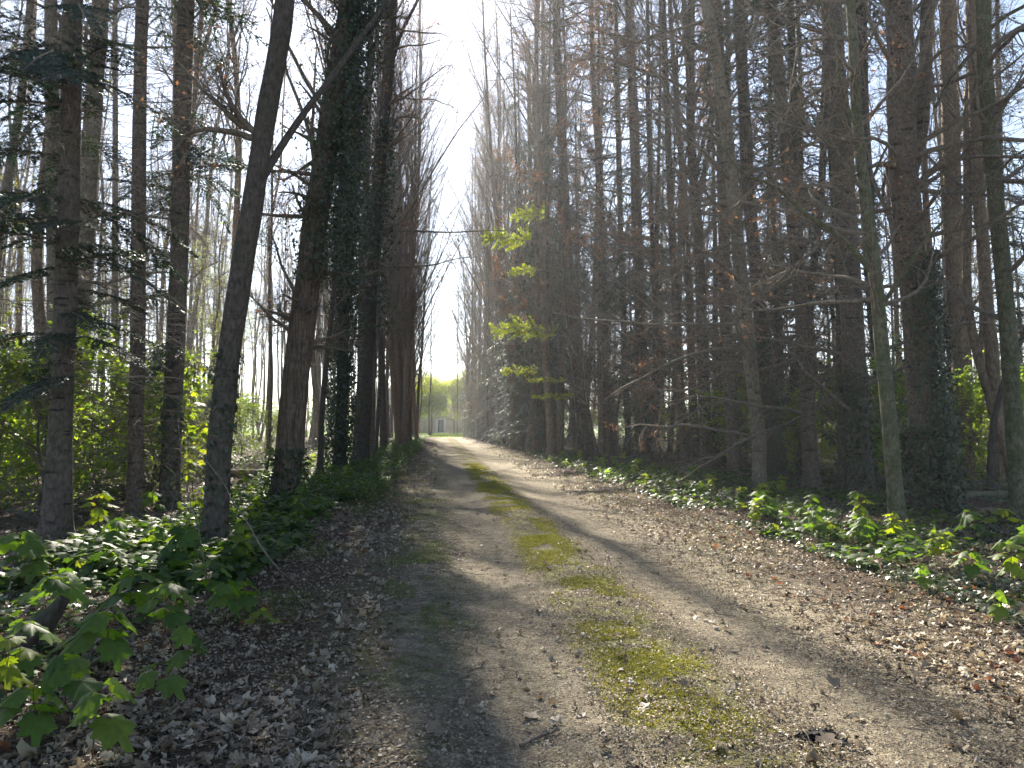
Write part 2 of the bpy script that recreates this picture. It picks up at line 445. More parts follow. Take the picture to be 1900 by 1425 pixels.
# ------------------------------------------------------------------ tree builders
def trunk_mesh(mb, path, r0, rtop, seed, flare=1.5, sides=14, knobby=0.09, step=0.25):
    """path: world points; returns resampled polyline and radii"""
    rng = np.random.default_rng(seed)
    ln = np.sum(np.linalg.norm(np.diff(path, axis=0), axis=1))
    n = int(max(12, ln / step))
    pts = smooth_path(path, n)
    pts[:, 0] += np.interp(np.linspace(0, ln, n), np.linspace(0, ln, int(ln / 2.5) + 2), rng.normal(0, 0.025, int(ln / 2.5) + 2))
    s = np.linspace(0, 1, n)
    rad = r0 + (rtop - r0) * s ** 0.9
    zz = s * ln
    rad = rad * (1 + (flare - 1) * np.exp(-zz / 0.35))
    th = np.arange(sides) / sides
    bump = 1 + knobby * (vnoise(th[None, :] * 7 + seed, zz[:, None] * 1.1, seed) - 0.5) * 2
    bump = bump + (flare - 1) * 0.35 * np.exp(-zz / 0.3)[:, None] * np.cos(th * 2 * np.pi * 4 + seed)[None, :]
    tubes(mb, pts, rad, sides, bumpy=bump[None])
    return pts[None], rad[None]

def bough_template(seed, L=1.0, nb=26, droop=0.25):
    """flat conifer spray of length 1 along +x with two rows of needled branchlets"""
    rng = np.random.default_rng(seed)
    v, f = [], []
    def needles(p0, d, ln, sc):
        k = int(ln / 0.012) + 2
        side = np.array([-d[1], d[0], 0])
        for i in range(k):
            c = p0 + d * ln * i / k
            for sg in (-1, 1):
                a = c; tip = c + (side * sg * 0.8 + d * 0.6) * sc * rng.uniform(0.8, 1.15) + np.array([0, 0, rng.uniform(-0.004, 0.014)])
                w = d * 0.0075
                n = len(v); v.extend([a - w, a + w, tip]); f.append((n, n + 1, n + 2))
    for k in range(nb):
        t = (k + 1) / (nb + 1)
        for sg in (-1, 1):
            if rng.random() < 0.25: continue
            a = R(rng.uniform(45, 62)) * sg
            d = np.array([math.cos(a), math.sin(a), 0])
            ln = (0.32 * math.sin(math.pi * min(1, t * 0.75 + 0.22))) * rng.uniform(0.65, 1.1) * (1 - 0.45 * t)
            p0 = np.array([t, 0, 0])
            needles(p0, d, ln, 0.026)
    needles(np.array([0.25, 0, 0]), np.array([1., 0, 0]), 0.75, 0.026)
    v = np.array(v); v[:, 2] += -droop * v[:, 0] ** 2 - 0.25 * np.abs(v[:, 1]) ** 1.3 + rng.normal(0, 0.004, len(v))
    return v, np.array(f)
BOUGHS = [bough_template(s, droop=d) for s, d in ((1, 0.15), (2, 0.3), (3, 0.45))]
BOUGHS_LITE = [bough_template(s, nb=10, droop=d) for s, d in ((11, 0.2), (12, 0.4))]

def add_boughs(mbn, mbt, rng, pts, rad, n, z, Lr, pitch=(-15, 15), lite=False, az=None):
    base, height = pts[0, 0], pts[0, -1, 2] - pts[0, 0, 2]
    hz = (pts[0, :, 2] - base[2])
    zz = rng.uniform(z[0], z[1], n)
    idx = np.clip(np.searchsorted(hz, zz), 0, pts.shape[1] - 1)
    p = pts[0, idx]
    a = rng.uniform(0, 2 * np.pi, n) if az is None else rng.uniform(R(az[0]), R(az[1]), n)
    el = np.radians(rng.uniform(pitch[0], pitch[1], n))
    head = np.stack([np.cos(a) * np.cos(el), np.sin(a) * np.cos(el), np.sin(el)], 1)
    fr = (zz - z[0]) / max(z[1] - z[0], 0.1)
    size = (Lr[0] + (Lr[1] - Lr[0]) * fr) * rng.uniform(0.7, 1.15, n)
    up = np.array([[0, 0, 1.0]]) + rng.normal(0, 0.18, (n, 3))
    T = BOUGHS_LITE if lite else BOUGHS
    which = rng.integers(0, len(T), n)
    for k, tp in enumerate(T):
        m = which == k
        scatter(mbn, tp, p[m], head[m], up[m], size[m])
    # woody axis of each bough
    k = 5; s = np.linspace(0, 1, k)
    dr = np.array([0.15, 0.3, 0.45])[which % 3]
    if lite: dr = np.array([0.2, 0.4])[which % 2]
    line = p[:, None] + size[:, None, None] * (s[None, :, None] * head[:, None] - dr[:, None, None] * (s ** 2)[None, :, None] * np.array([0, 0, 1.0]))
    tubes(mbt, line, (0.009 * size)[:, None] * np.linspace(1.2, 0.3, k)[None], 3)

def ivy_on(mb, rng, pts, rad, z0, z1, n, thick, size=(0.05, 0.09), side=None):
    hz = pts[0, :, 2] - pts[0, 0, 2]
    zz = rng.uniform(0, 1, n) ** 0.9 * (z1 - z0) + z0
    idx = np.clip(np.searchsorted(hz, zz), 1, pts.shape[1] - 1)
    c = pts[0, idx].copy(); c[:, 2] = pts[0, 0, 2] + zz
    a = rng.uniform(0, 2 * np.pi, n) if side is None else rng.normal(R(side), 0.95, n)
    th = thick * (1 - 0.6 * (zz - z0) / (z1 - z0)) * (0.4 + 1.2 * vnoise(a * 2, zz * 1.3, 7))
    rr = rad[0, idx] + th * rng.uniform(0, 1, n) ** 0.6 + 0.01
    out = np.stack([np.cos(a), np.sin(a), np.zeros(n)], 1)
    p = c + out * rr[:, None]
    nrm = out + rng.normal(0, 0.35, (n, 3)) + np.array([0, 0, 0.3])
    head = rvec(rng, n) * 0.6 + np.array([0, 0, -0.7])
    scatter(mb, IVY, p, head, nrm, rng.uniform(size[0], size[1], n))

def leaves_on(mb, rng, pts, rad, n, tpl, size, flat=1.0, t=(0.2, 1), droop=0.0):
    m = rng.integers(0, pts.shape[0], n)
    p, tn, r = lerp_pts(pts, rad, m, rng.uniform(t[0], t[1], n))
    head = rvec(rng, n, flat) + 0.5 * tn; head[:, 2] -= droop
    nrm = rvec(rng, n) * (1 - 0.7 * (1 - flat)) + np.array([0, 0, 1.0 * (1 - flat)])
    scatter(mb, tpl, p, head, nrm, rng.uniform(size[0], size[1], n), curl=rng.normal(0, 0.25, n))

def make_tree(name, label, cat, path, r0, rtop, bark, seed, group=None,
              dead=None, limbs=None, twigs=None, sprays=None, brown=0, lime=0, boughs=None, ivy=None,
              extra=None, needle='needle', twigmat='twig', sides=14, flare=1.5, lsize=(0.035, 0.07), step=0.25, tk=1.0, limesz=(0.035, 0.065), limemat='lime'):
    """an Empty at the foot of the tree > trunk, branches, leaves, needles, ivy"""
    rng = np.random.default_rng(seed)
    path = np.asarray(path, float); base = path[0].copy()
    root = thing(name, label, cat, base, group)
    mt = MB(); pts, rad = trunk_mesh(mt, path, r0, rtop, seed, flare, sides, step=step)
    if extra:
        for ep, er0, er1 in extra:   # forks and heavy limbs, same bark
            trunk_mesh(mt, np.asarray(ep, float), er0, er1, seed + 5, 1.0, 10)
    mt.build('trunk', M[bark], root, True, base)
    mb = MB(); tw_p, tw_r = [], []
    if dead:   # short dead side twigs of a conifer
        d = dict(n=160, t=(0.06, 0.6), L=(0.5, 1.5), ang=(70, 105), up=-0.03, sub=5); d.update(dead)
        p1, r1 = grow(rng, pts, rad, d['n'], d['t'], d['L'], d['ang'], d['up'], 0.10, 6, rfix=0.008 * tk, shrink=0.2)
        tubes(mb, p1, r1, 3)
        p2, r2 = grow(rng, p1, r1, d['n'] * d['sub'], (0.2, 1), (0.15, 0.5), (30, 65), -0.02, 0.12, 4, rfix=0.0035 * tk)
        tubes(mb, p2, r2, 3); tw_p.append(p2); tw_r.append(r2)
    if limbs:
        for l_ in (limbs if isinstance(limbs, list) else [limbs]):
            d = dict(n=24, t=(0.3, 0.98), L=(2, 4.5), ang=(30, 60), up=0.06, wig=0.10, sub=9, subL=(0.6, 1.8), sub2=5, tL=(0.25, 0.7), rr=0.42, az=None, subup=0.03, subang=(30, 60)); d.update(l_)
            p1, r1 = grow(rng, pts, rad, d['n'], d['t'], d['L'], d['ang'], d['up'], d['wig'], 9, rr=d['rr'], rmin=0.012, rmax=0.055, az=d['az'])
            tubes(mb, p1, r1, 5)
            p2, r2 = grow(rng, p1, r1, d['n'] * d['sub'], (0.15, 1), d['subL'], d['subang'], d['subup'], 0.13, 6, rr=0.6, rmin=0.005 * tk, rmax=0.012 * tk)
            tubes(mb, p2, r2, 3)
            p3, r3 = grow(rng, p2, r2, d['n'] * d['sub'] * d['sub2'], (0.15, 1), d['tL'], (25, 60), d['subup'], 0.14, 4, rr=0.7, rmin=0.0028 * tk, rmax=0.005 * tk)
            tubes(mb, p3, r3, 3)
            tw_p.append(p3); tw_r.append(r3)
    mn = MB()
    if boughs:
        for b in (boughs if isinstance(boughs, list) else [boughs]):
            add_boughs(mn, mb, rng, pts, rad, **b)
    if mb.n: mb.build('branches', M[twigmat], root, False, base)
    if mn.n: mn.build('needles', M[needle], root, False, base)
    if (brown or lime) and tw_p:
        tp, tr = tw_p[-1], tw_r[-1]
        if brown:
            ml = MB(); leaves_on(ml, rng, tp, tr, brown, TINY if lsize[1] < 0.075 else OVAL, lsize, 1.0, droop=0.5)
            ml.build('dry_leaves', M['brown'], root, False, base)
        if lime:
            ml = MB(); leaves_on(ml, rng, tp, tr, lime, TINY, limesz, 0.35)
            ml.build('leaves', M[limemat], root, False, base)
    if ivy:
        mi = MB()
        for v in (ivy if isinstance(ivy, list) else [ivy]): ivy_on(mi, rng, pts, rad, **v)
        mi.build('ivy', M['ivy'], root, False, base)
    return root, pts, rad

def px_path(Y, pxs, top=24.0, dy=None):
    """photo points up a stem at depth Y -> world points from the ground to the given height"""
    out = []
    for k, (px, py) in enumerate(pxs):
        yy = Y if dy is None else Y + dy[k]
        out.append(at(px, py, yy))
    out[0][2] = terrain(out[0][0], out[0][1]) - 0.08
    d = out[-1] - out[-2]; d = d / np.linalg.norm(d)
    while out[-1][2] < top:
        d = d * 0.6 + np.array([0, 0, 1.0]) * 0.4; d /= np.linalg.norm(d)
        out.append(out[-1] + d * 2.5)
    return np.array(out)
toward_road_r = lambda rng, n: rng.normal(math.pi * 0.98, 0.75, n)
toward_road_l = lambda rng, n: rng.normal(-0.15, 0.8, n)
any_az = None

# ---- the trees nearest the track, left side
GL = 'trees along the left edge of the track'
GR = 'trees along the right edge of the track'
droopy = dict(n=18, t=(0.08, 0.48), L=(2.0, 4.6), ang=(60, 100), up=-0.012, wig=0.17, sub=11, subL=(0.5, 1.8), sub2=5, tL=(0.15, 0.6), subup=-0.005)

make_tree('fir_tree', 'straight fir trunk with dark needle boughs at the far left, nearest there', 'tree',
          px_path(10.2, [(104, 1000), (112, 700), (128, 300), (137, 0)]), 0.165, 0.05, 'bark_grey', 11,
          dead=dict(n=260, t=(0.08, 0.5), L=(0.8, 3.0), sub=7), boughs=[dict(n=34, z=(2.0, 7.5), Lr=(1.5, 2.2), pitch=(-14, 14)), dict(n=45, z=(7.5, 22), Lr=(2.0, 0.6), pitch=(-10, 15), lite=True)])
make_tree('fir_tree', 'grey fir trunk immediately behind the dark-boughed fir at far left', 'tree',
          px_path(15.0, [(100, 925), (100, 560), (96, 250), (92, 0)]), 0.16, 0.05, 'bark_pale', 12,
          dead=dict(n=240, L=(0.8, 2.6)), boughs=[dict(n=10, z=(4, 8.5), Lr=(1.6, 2.0)), dict(n=30, z=(9, 22), Lr=(2.0, 0.6), lite=True)])
make_tree('broadleaf_tree', 'pale smooth trunk curving right above the dark-boughed fir at far left', 'tree',
          px_path(17.5, [(140, 905), (150, 600), (158, 420), (172, 200), (186, 0)]), 0.24, 0.12, 'bark_pale', 13,
          limbs=[dict(n=22, t=(0.35, 0.98)), dict(droopy, n=18)], brown=700)
make_tree('spruce_tree', 'slim brown trunk third from the left, thin dead twigs', 'tree',
          px_path(13.4, [(250, 940), (256, 760), (262, 400), (270, 0)]), 0.145, 0.06, 'bark_red', 14,
          dead=dict(n=380, L=(0.8, 3.0), sub=7), boughs=[dict(n=30, z=(9, 22), Lr=(1.8, 0.6), lite=True)])
make_tree('spruce_tree', 'mottled grey trunk with dark sprays halfway between far left and leaning trunk', 'tree',
          px_path(14.0, [(318, 930), (322, 760), (334, 400), (346, 0)]), 0.19, 0.09, 'bark_grey', 15,
          dead=dict(n=380, L=(0.8, 3.0), sub=7), boughs=[dict(n=9, z=(2.2, 5), Lr=(1.3, 1.6)), dict(n=12, z=(5.5, 9), Lr=(1.5, 1.9)), dict(n=30, z=(9, 22), Lr=(2.0, 0.6), lite=True)],
          ivy=dict(z0=0, z1=2.2, n=500, thick=0.08))
b0 = at(486, 314, 9.5)
make_tree('leaning_tree', 'dark smooth trunk leaning right, forking high up, nearest tree left of the track', 'tree',
          px_path(9.4, [(399, 1018), (408, 800), (430, 600), (462, 400), (492, 200), (524, 0)]), 0.155, 0.08, 'bark_smooth', 16,
          extra=[([at(478, 345, 9.4), at(520, 270, 9.6), at(575, 190, 9.9), at(630, 120, 10.2), at(700, 30, 10.6), at(760, -60, 11)], 0.055, 0.03)],
          limbs=[dict(n=16, t=(0.4, 0.95), L=(2, 4.5)), dict(droopy, n=3, t=(0.2, 0.34), L=(1.0, 2.2))], brown=140, ivy=dict(z0=0, z1=2.6, n=350, thick=0.05, size=(0.04, 0.07)),
          twigmat='twig', flare=1.25)
make_tree('leaning_tree', 'thickest left trunk with furrowed bark leaning right over the track', 'tree',
          px_path(15.0, [(523, 932), (534, 850), (553, 680), (583, 450), (620, 200), (650, 0)]), 0.30, 0.14, 'bark_furrow', 17,
          extra=[([at(640, 110, 15), at(680, 70, 15.6), at(720, 10, 16.5), at(750, -60, 17)], 0.08, 0.04)],
          limbs=[dict(n=26, t=(0.3, 0.97), L=(2, 4.5)), dict(n=44, t=(0.18, 0.5), L=(0.8, 2.0), ang=(50, 90), up=0.0, sub=10, subL=(0.3, 0.9))], brown=1500,
          ivy=[dict(z0=0, z1=1.2, n=700, thick=0.22), dict(z0=4.5, z1=13, n=12000, thick=0.7, side=-10, size=(0.04, 0.075))], flare=1.5)
make_tree('sapling', 'thin crooked sapling stem directly right of the furrowed leaning trunk', 'tree',
          px_path(21, [(594, 888), (600, 760), (612, 600), (626, 480), (634, 300), (650, 120)], top=16), 0.085, 0.03, 'bark_dark', 18,
          limbs=dict(n=20, t=(0.25, 0.98), L=(1, 2.6)), brown=500)
make_tree('ivy_clad_tree', 'upright trunk wholly wrapped in dark ivy, left side of the track', 'tree',
          px_path(24, [(630, 880), (634, 700), (640, 500), (650, 300), (660, 100)]), 0.2, 0.1, 'bark_dark', 19,
          limbs=dict(n=26, t=(0.25, 0.98), L=(1.5, 4), sub=10), brown=900, ivy=[dict(z0=0, z1=13, n=11000, thick=0.4, size=(0.06, 0.11)), dict(z0=6, z1=12, n=2200, thick=0.8, size=(0.06, 0.11))])
make_tree('tall_tree', 'dark slightly bent trunk whose top crosses the bright gap, left of track', 'tree',
          px_path(27, [(668, 862), (676, 700), (690, 480), (706, 280), (722, 120), (728, 0)], top=27), 0.3, 0.13, 'bark_dark', 20,
          extra=[([at(722, 130, 27), at(745, 60, 27), at(775, 0, 27), at(800, -70, 27)], 0.09, 0.04)],
          limbs=[dict(n=30, t=(0.3, 0.97), L=(1.5, 3.5), sub=8), dict(n=9, t=(0.2, 0.6), L=(3, 5.5), ang=(60, 90), up=-0.01, wig=.13, az=toward_road_l)], brown=2500, ivy=[dict(z0=5, z1=13, n=3200, thick=0.8, size=(0.07, 0.12))])

# ---- the trees nearest the track, right side
make_tree('forked_tree', 'stoutest right trunk, forking high up, ivy climbing its right side', 'tree',
          px_path(12.6, [(1722, 962), (1716, 850), (1702, 600), (1682, 380), (1672, 200), (1666, 0)]), 0.27, 0.16, 'bark_red', 31,
          extra=[([at(1690, 330, 12.7), at(1710, 240, 12.8), at(1718, 120, 12.9), at(1720, 0, 13), at(1735, -300, 13.4)], 0.13, 0.09)],
          dead=dict(n=70, t=(0.1, 0.5), L=(0.5, 1.8), sub=4), limbs=[dict(n=20, t=(0.35, 0.97)), dict(droopy, n=18)], brown=900,
          ivy=[dict(z0=0, z1=4.6, n=9000, thick=0.36, side=-28, size=(0.03, 0.06)), dict(z0=0, z1=1.6, n=2600, thick=0.22, size=(0.03, 0.06))])
make_tree('young_beech', 'slim olive wavy trunk in front of the forked ivy tree, right side', 'tree',
          px_path(11.3, [(1665, 984), (1656, 880), (1640, 690), (1622, 500), (1606, 380), (1592, 240), (1584, 50), (1578, -60)], top=14), 0.125, 0.045, 'bark_olive', 32,
          extra=[([at(1612, 500, 11.3), at(1560, 440, 11.2), at(1500, 400, 11.1), at(1440, 345, 11), at(1380, 320, 10.8), at(1320, 240, 10.6)], 0.05, 0.012),
                 ([at(1638, 560, 11.3), at(1680, 500, 11.2), at(1730, 430, 11.0), at(1790, 380, 10.8), at(1850, 330, 10.6)], 0.035, 0.01),
                 ([at(1592, 250, 11.3), at(1560, 160, 11.2), at(1550, 60, 11.1), at(1500, -40, 11)], 0.035, 0.012)],
          limbs=[dict(n=26, t=(0.25, 0.98), L=(1.5, 3.4), ang=(55, 95), up=0.01, wig=0.16, sub=8, az=toward_road_r), dict(n=12, t=(0.25, 0.98), L=(1.5, 3), ang=(50, 90), up=0.02, wig=0.16)],
          brown=1100, lsize=(0.05, 0.08), flare=1.3, sides=16)
make_tree('spruce_tree', 'broad brown trunk left of the slim olive beech, scarred bark', 'tree',
          px_path(16, [(1598, 924), (1592, 800), (1580, 600), (1564, 300), (1545, 0)]), 0.27, 0.15, 'bark_grey', 33,
          dead=dict(n=170, t=(0.1, 0.6), L=(0.6, 2.2), sub=5), limbs=dict(droopy, n=18), brown=1100, ivy=dict(z0=0, z1=2.8, n=1500, thick=0.08), boughs=dict(n=60, z=(11, 23), Lr=(2.4, 0.7), lite=True))
make_tree('spruce_tree', 'medium brown trunk between the broad scarred trunk and the pale one', 'tree',
          px_path(18, [(1508, 910), (1500, 760), (1484, 560), (1462, 320), (1430, 0)]), 0.19, 0.12, 'bark_grey', 34,
          dead=dict(n=170, t=(0.1, 0.6), L=(0.6, 2.2), sub=5), limbs=dict(droopy, n=18), brown=1500, boughs=dict(n=60, z=(11, 23), Lr=(2.4, 0.7), lite=True))
make_tree('beech_tree', 'pale yellowish trunk bowing left, lit edge, stands beside the medium brown trunk', 'tree',
          px_path(18.7, [(1411, 905), (1406, 800), (1386, 640), (1366, 440), (1348, 260), (1328, 100), (1312, 0)]), 0.185, 0.11, 'bark_pale', 35,
          limbs=[dict(n=30, t=(0.2, 0.97), L=(2.5, 5), ang=(50, 90), up=0.0, az=toward_road_r), dict(droopy, n=18)], brown=2600, lsize=(.04,.075), flare=1.3)
make_tree('spruce_tree', 'dark ivy-footed trunk touching the pale bowing trunk from behind', 'tree',
          px_path(20.5, [(1440, 888), (1424, 700), (1398, 450), (1382, 250), (1370, 0)]), 0.2, 0.12, 'bark_dark', 36,
          dead=dict(n=150, L=(0.6, 2.0)), limbs=dict(droopy, n=14), brown=1500, ivy=dict(z0=0, z1=4, n=2600, thick=0.15), boughs=dict(n=60, z=(10, 23), Lr=(2.4, 0.7), lite=True))
make_tree('spruce_tree', 'brown trunk left of the pale bowing trunk with dark foot', 'tree',
          px_path(23.5, [(1364, 882), (1354, 700), (1344, 500), (1338, 250), (1330, 0)], top=26), 0.21, 0.12, 'bark_red', 37,
          dead=dict(n=170, L=(0.6, 2.2)), limbs=dict(droopy, n=18), brown=2000, boughs=dict(n=70, z=(9, 25), Lr=(2.6, 0.7), lite=True))
make_tree('mossy_tree', 'green-tinged bending trunk at the right picture edge', 'tree',
          px_path(12.4, [(1889, 965), (1880, 760), (1866, 560), (1842, 330), (1828, 150), (1822, 0)]), 0.135, 0.08, 'bark_olive', 38,
          dead=dict(n=60, t=(0.1, 0.5)), limbs=[dict(n=16, t=(0.15, 0.9), L=(1.5, 4), ang=(55, 95), up=0.02, wig=0.15)], brown=300,
          extra=[([at(1838, 340, 12.4), at(1790, 180, 12.2), at(1850, 90, 12), at(1900, 10, 11.8)][0:1] + [at(1870, 300, 12.2), at(1910, 270, 12)], 0.03, 0.012),
                 ([at(1735, 200, 12.9), at(1760, 150, 12.8), at(1800, 100, 12.6), at(1850, 40, 12.4), at(1905, 8, 12.2)], 0.03, 0.03)])
make_tree('broadleaf_tree', 'straight tan trunk in sunlight between forked ivy tree and right picture edge', 'tree',
          px_path(24, [(1792, 868), (1786, 700), (1772, 500), (1766, 250), (1758, 0)], top=26), 0.3, 0.2, 'bark_tan', 39,
          dead=dict(n=80), limbs=dict(n=24, t=(0.3, 0.97)), brown=900, ivy=dict(z0=0, z1=2, n=500, thick=0.1))
make_tree('broadleaf_tree', 'slanting tan trunk close to the green-tinged trunk, right edge', 'tree',
          px_path(19, [(1862, 900), (1846, 700), (1828, 520), (1816, 350), (1804, 0)], top=24), 0.17, 0.1, 'bark_tan', 40,
          dead=dict(n=80), limbs=dict(n=20, t=(0.3, 0.97)), brown=600)
make_tree('sapling', 'dark crooked sapling bending right between two tan trunks, right edge', 'tree',
          px_path(16.5, [(1838, 905), (1842, 800), (1856, 730), (1880, 660), (1905, 600)], top=9), 0.075, 0.03, 'bark_dark', 41,
          limbs=dict(n=8, t=(0.3, 0.98), L=(0.8, 2)))
make_tree('sapling', 'narrow black stem hugging the left of the broad scarred trunk', 'tree',
          px_path(17.5, [(1563, 905), (1562, 750), (1556, 600), (1548, 420), (1540, 200)], top=17), 0.09, 0.04, 'bark_dark', 42,
          limbs=dict(n=16, t=(0.3, 0.98), L=(1, 2.5)), brown=300)
make_tree('ivy_clad_tree', 'ivy-covered trunk seen between olive beech and broad scarred trunk', 'tree',
          px_path(22, [(1640, 880), (1632, 700), (1622, 500), (1610, 250), (1600, 0)]), 0.14, 0.08, 'bark_dark', 43,
          limbs=dict(n=20), brown=500, ivy=dict(z0=0, z1=9, n=5000, thick=0.22))
for k, (lab, Y, pxs, r, bark, nm) in enumerate([
    ('thin leaning dark trunk behind, between pale bowing trunk and medium brown one', 27, [(1436, 862), (1462, 740), (1486, 640), (1510, 500), (1525, 300)], 0.17, 'bark_dark', 'leaning_tree'),
    ('slender pair member, paler, standing left of brown trunk with dark foot', 27, [(1306, 862), (1302, 700), (1296, 500), (1285, 250), (1270, 0)], 0.12, 'bark_grey', 'slender_tree'),
    ('dark trunk slanting up to the right of a slender pale stem', 29, [(1318, 858), (1330, 760), (1338, 690), (1345, 560), (1350, 300)], 0.15, 'bark_dark', 'leaning_tree'),
    ('grey slim trunk in the clump right of the roadside sun patch', 27, [(1272, 866), (1262, 700), (1250, 480), (1240, 250), (1228, 0)], 0.15, 'bark_grey', 'slender_tree'),
    ('stout reddish trunk with ivy foot where the track narrows, right side', 33, [(1196, 856), (1190, 700), (1184, 500), (1176, 250), (1168, 0)], 0.30, 'bark_red', 'spruce_tree'),
    ('reddish trunk tilting left with a dark ivy clump at knee height', 37, [(1090, 846), (1078, 740), (1064, 600), (1050, 400), (1036, 150)], 0.33, 'bark_red', 'spruce_tree'),
    ('brown trunk right behind the one with the ivy clump', 41, [(1132, 838), (1124, 700), (1116, 500), (1106, 250), (1096, 0)], 0.26, 'bark_red', 'spruce_tree'),
    ('dim trunk left of the stout reddish one, set back', 36, [(1168, 846), (1160, 700), (1152, 480), (1146, 200)], 0.17, 'bark_dark', 'slender_tree'),
    ('grey trunk set far down the right side, before the bare white stems', 47, [(1030, 834), (1024, 700), (1018, 480), (1010, 200)], 0.24, 'bark_grey', 'spruce_tree'),
    ('next-to-last big trunk along the right edge before the silvery boughs', 52, [(1000, 830), (994, 700), (988, 480), (982, 200)], 0.24, 'bark_red', 'spruce_tree'),
    ('narrow upright stem right of the stout reddish trunk', 30, [(1222, 862), (1218, 700), (1212, 480), (1204, 200)], 0.11, 'bark_dark', 'slender_tree'),
]):
    ex = {}
    if 'ivy foot' in lab or 'ivy clump' in lab: ex['ivy'] = dict(z0=0.0, z1=3.0, n=1800, thick=0.22, size=(0.06, 0.1))
    if bark == 'bark_red' or nm == 'spruce_tree':
        ex['boughs'] = [dict(n=60, z=(3, 9), Lr=(1.7, 2.6), pitch=(-30, 0), lite=True), dict(n=150, z=(8, 27), Lr=(2.8, 0.6), pitch=(-20, 10), lite=True)]
    make_tree(nm, lab, 'tree', px_path(Y, pxs, top=28), r, r * 0.45, bark, 50 + k, tk=1.6, dead=dict(n=150, t=(0.05, 0.7), sub=5),
              limbs=[dict(n=34, t=(0.12, 0.97), L=(2, 5.5), ang=(45, 95), up=0.0), dict(n=7, t=(0.2, 0.7), L=(3, 5.5), ang=(60, 90), up=0.0, wig=.14, az=toward_road_r)], brown=6500, lsize=(0.05, 0.09), step=0.5, sides=10, **ex)

# ------------------------------------------------------------------ the wood behind: prototypes, then copies
def vpath(h, lean, seed, bend=0.3):
    rng = np.random.default_rng(seed)
    zs = np.linspace(0, h, 7)
    w = np.cumsum(rng.normal(0, bend * 0.35, (7, 2)), axis=0); w[0] = 0
    return np.stack([lean * zs / h + w[:, 0], w[:, 1], zs - 0.08], 1)
LAB = {
 'pole_l': 'straight slender pole-like trunk deep in the left wood', 'pole_r': 'straight slender pole-like trunk deep in the right wood',
}
protos = {}
def proto(key, *a, **k):
    r, _, _ = make_tree(*a, **k); protos[key] = [r, False]
proto('conifer_a', 'spruce_tree', 'x', 'tree', vpath(27, 0.2, 1), 0.19, 0.03, 'bark_red', 101, tk=1.5, dead=dict(n=150, t=(0.04, 0.6), L=(0.5, 1.7), sub=4), boughs=[dict(n=60, z=(13, 26), Lr=(2.0, 0.5), pitch=(-20, 12), lite=True)], sides=9, step=0.6)
proto('conifer_b', 'spruce_tree', 'x', 'tree', vpath(25, -0.3, 2), 0.15, 0.03, 'bark_grey', 102, tk=1.5, dead=dict(n=170, t=(0.04, 0.7), L=(0.5, 1.6), sub=4), boughs=[dict(n=40, z=(14, 24), Lr=(1.7, 0.5), pitch=(-20, 12), lite=True)], sides=9, step=0.6)
proto('pole_a', 'slender_tree', 'x', 'tree', vpath(24, 0.8, 3, 0.6), 0.13, 0.03, 'bark_tan', 103, tk=1.7, limbs=[dict(n=26, t=(0.35, 0.98), L=(1.5, 3.5), ang=(20, 45), up=0.12, sub=8, sub2=4)], brown=200, sides=8, step=0.6)
proto('pole_b', 'slender_tree', 'x', 'tree', vpath(25, -0.7, 4, 0.6), 0.11, 0.03, 'bark_pale', 104, tk=1.7, limbs=[dict(n=26, t=(0.4, 0.98), L=(1.5, 3.5), ang=(20, 45), up=0.12, sub=8, sub2=4)], lime=500, sides=8, step=0.6)
proto('pole_c', 'slender_tree', 'x', 'tree', vpath(22, 0.2, 5, 0.5), 0.09, 0.025, 'bark_grey', 105, tk=1.7, limbs=[dict(n=22, t=(0.3, 0.98), L=(1.2, 3.0), ang=(25, 50), up=0.10, sub=8, sub2=4)], brown=500, sides=8, step=0.6)
proto('fan_a', 'hornbeam_tree', 'x', 'tree', vpath(37, 0.3, 6, 0.5), 0.24, 0.03, 'bark_tan', 106, tk=1.4, limbs=[dict(n=26, t=(0.13, 0.85), L=(6, 14), ang=(14, 38), up=0.06, wig=0.05, sub=10, subL=(1.5, 4), sub2=4, tL=(0.5, 1.3), subang=(15, 35), subup=0.10), dict(n=20, t=(0.45, 0.98), L=(2.5, 6), ang=(18, 48), up=0.05, sub=8, sub2=4)], brown=2600, sides=9, step=0.6)
proto('fan_b', 'hornbeam_tree', 'x', 'tree', vpath(34, -0.3, 7, 0.5), 0.2, 0.03, 'bark_grey', 107, tk=1.4, limbs=[dict(n=26, t=(0.15, 0.85), L=(5, 13), ang=(14, 42), up=0.06, wig=0.05, sub=10, subL=(1.5, 4), sub2=4, tL=(0.5, 1.3), subang=(15, 35), subup=0.10), dict(n=20, t=(0.45, 0.98), L=(2.5, 6), ang=(18, 48), up=0.05, sub=8, sub2=4)], brown=3200, sides=9, step=0.6)
proto('ivy_a', 'ivy_clad_tree', 'x', 'tree', vpath(24, 0.2, 8), 0.2, 0.05, 'bark_dark', 108, limbs=[dict(n=24, t=(0.3, 0.98), L=(1.5, 4), sub=8, sub2=4)], brown=900, ivy=[dict(z0=0, z1=12, n=6000, thick=0.45, size=(0.08, 0.13)), dict(z0=3, z1=16, n=5000, thick=1.2, size=(0.08, 0.13))], sides=8, step=0.6)
proto('dense_a', 'tall_tree', 'x', 'tree', vpath(30, 0.6, 31, 0.5), 0.24, 0.04, 'bark_furrow', 131, tk=1.6, limbs=[dict(n=40, t=(0.12, 0.97), L=(1.5, 5), ang=(25, 70), up=0.04, sub=10, sub2=4)], brown=2600, lsize=(0.05, 0.09), ivy=[dict(z0=4, z1=15, n=2600, thick=0.8, size=(0.08, 0.13))], sides=10, step=0.6)
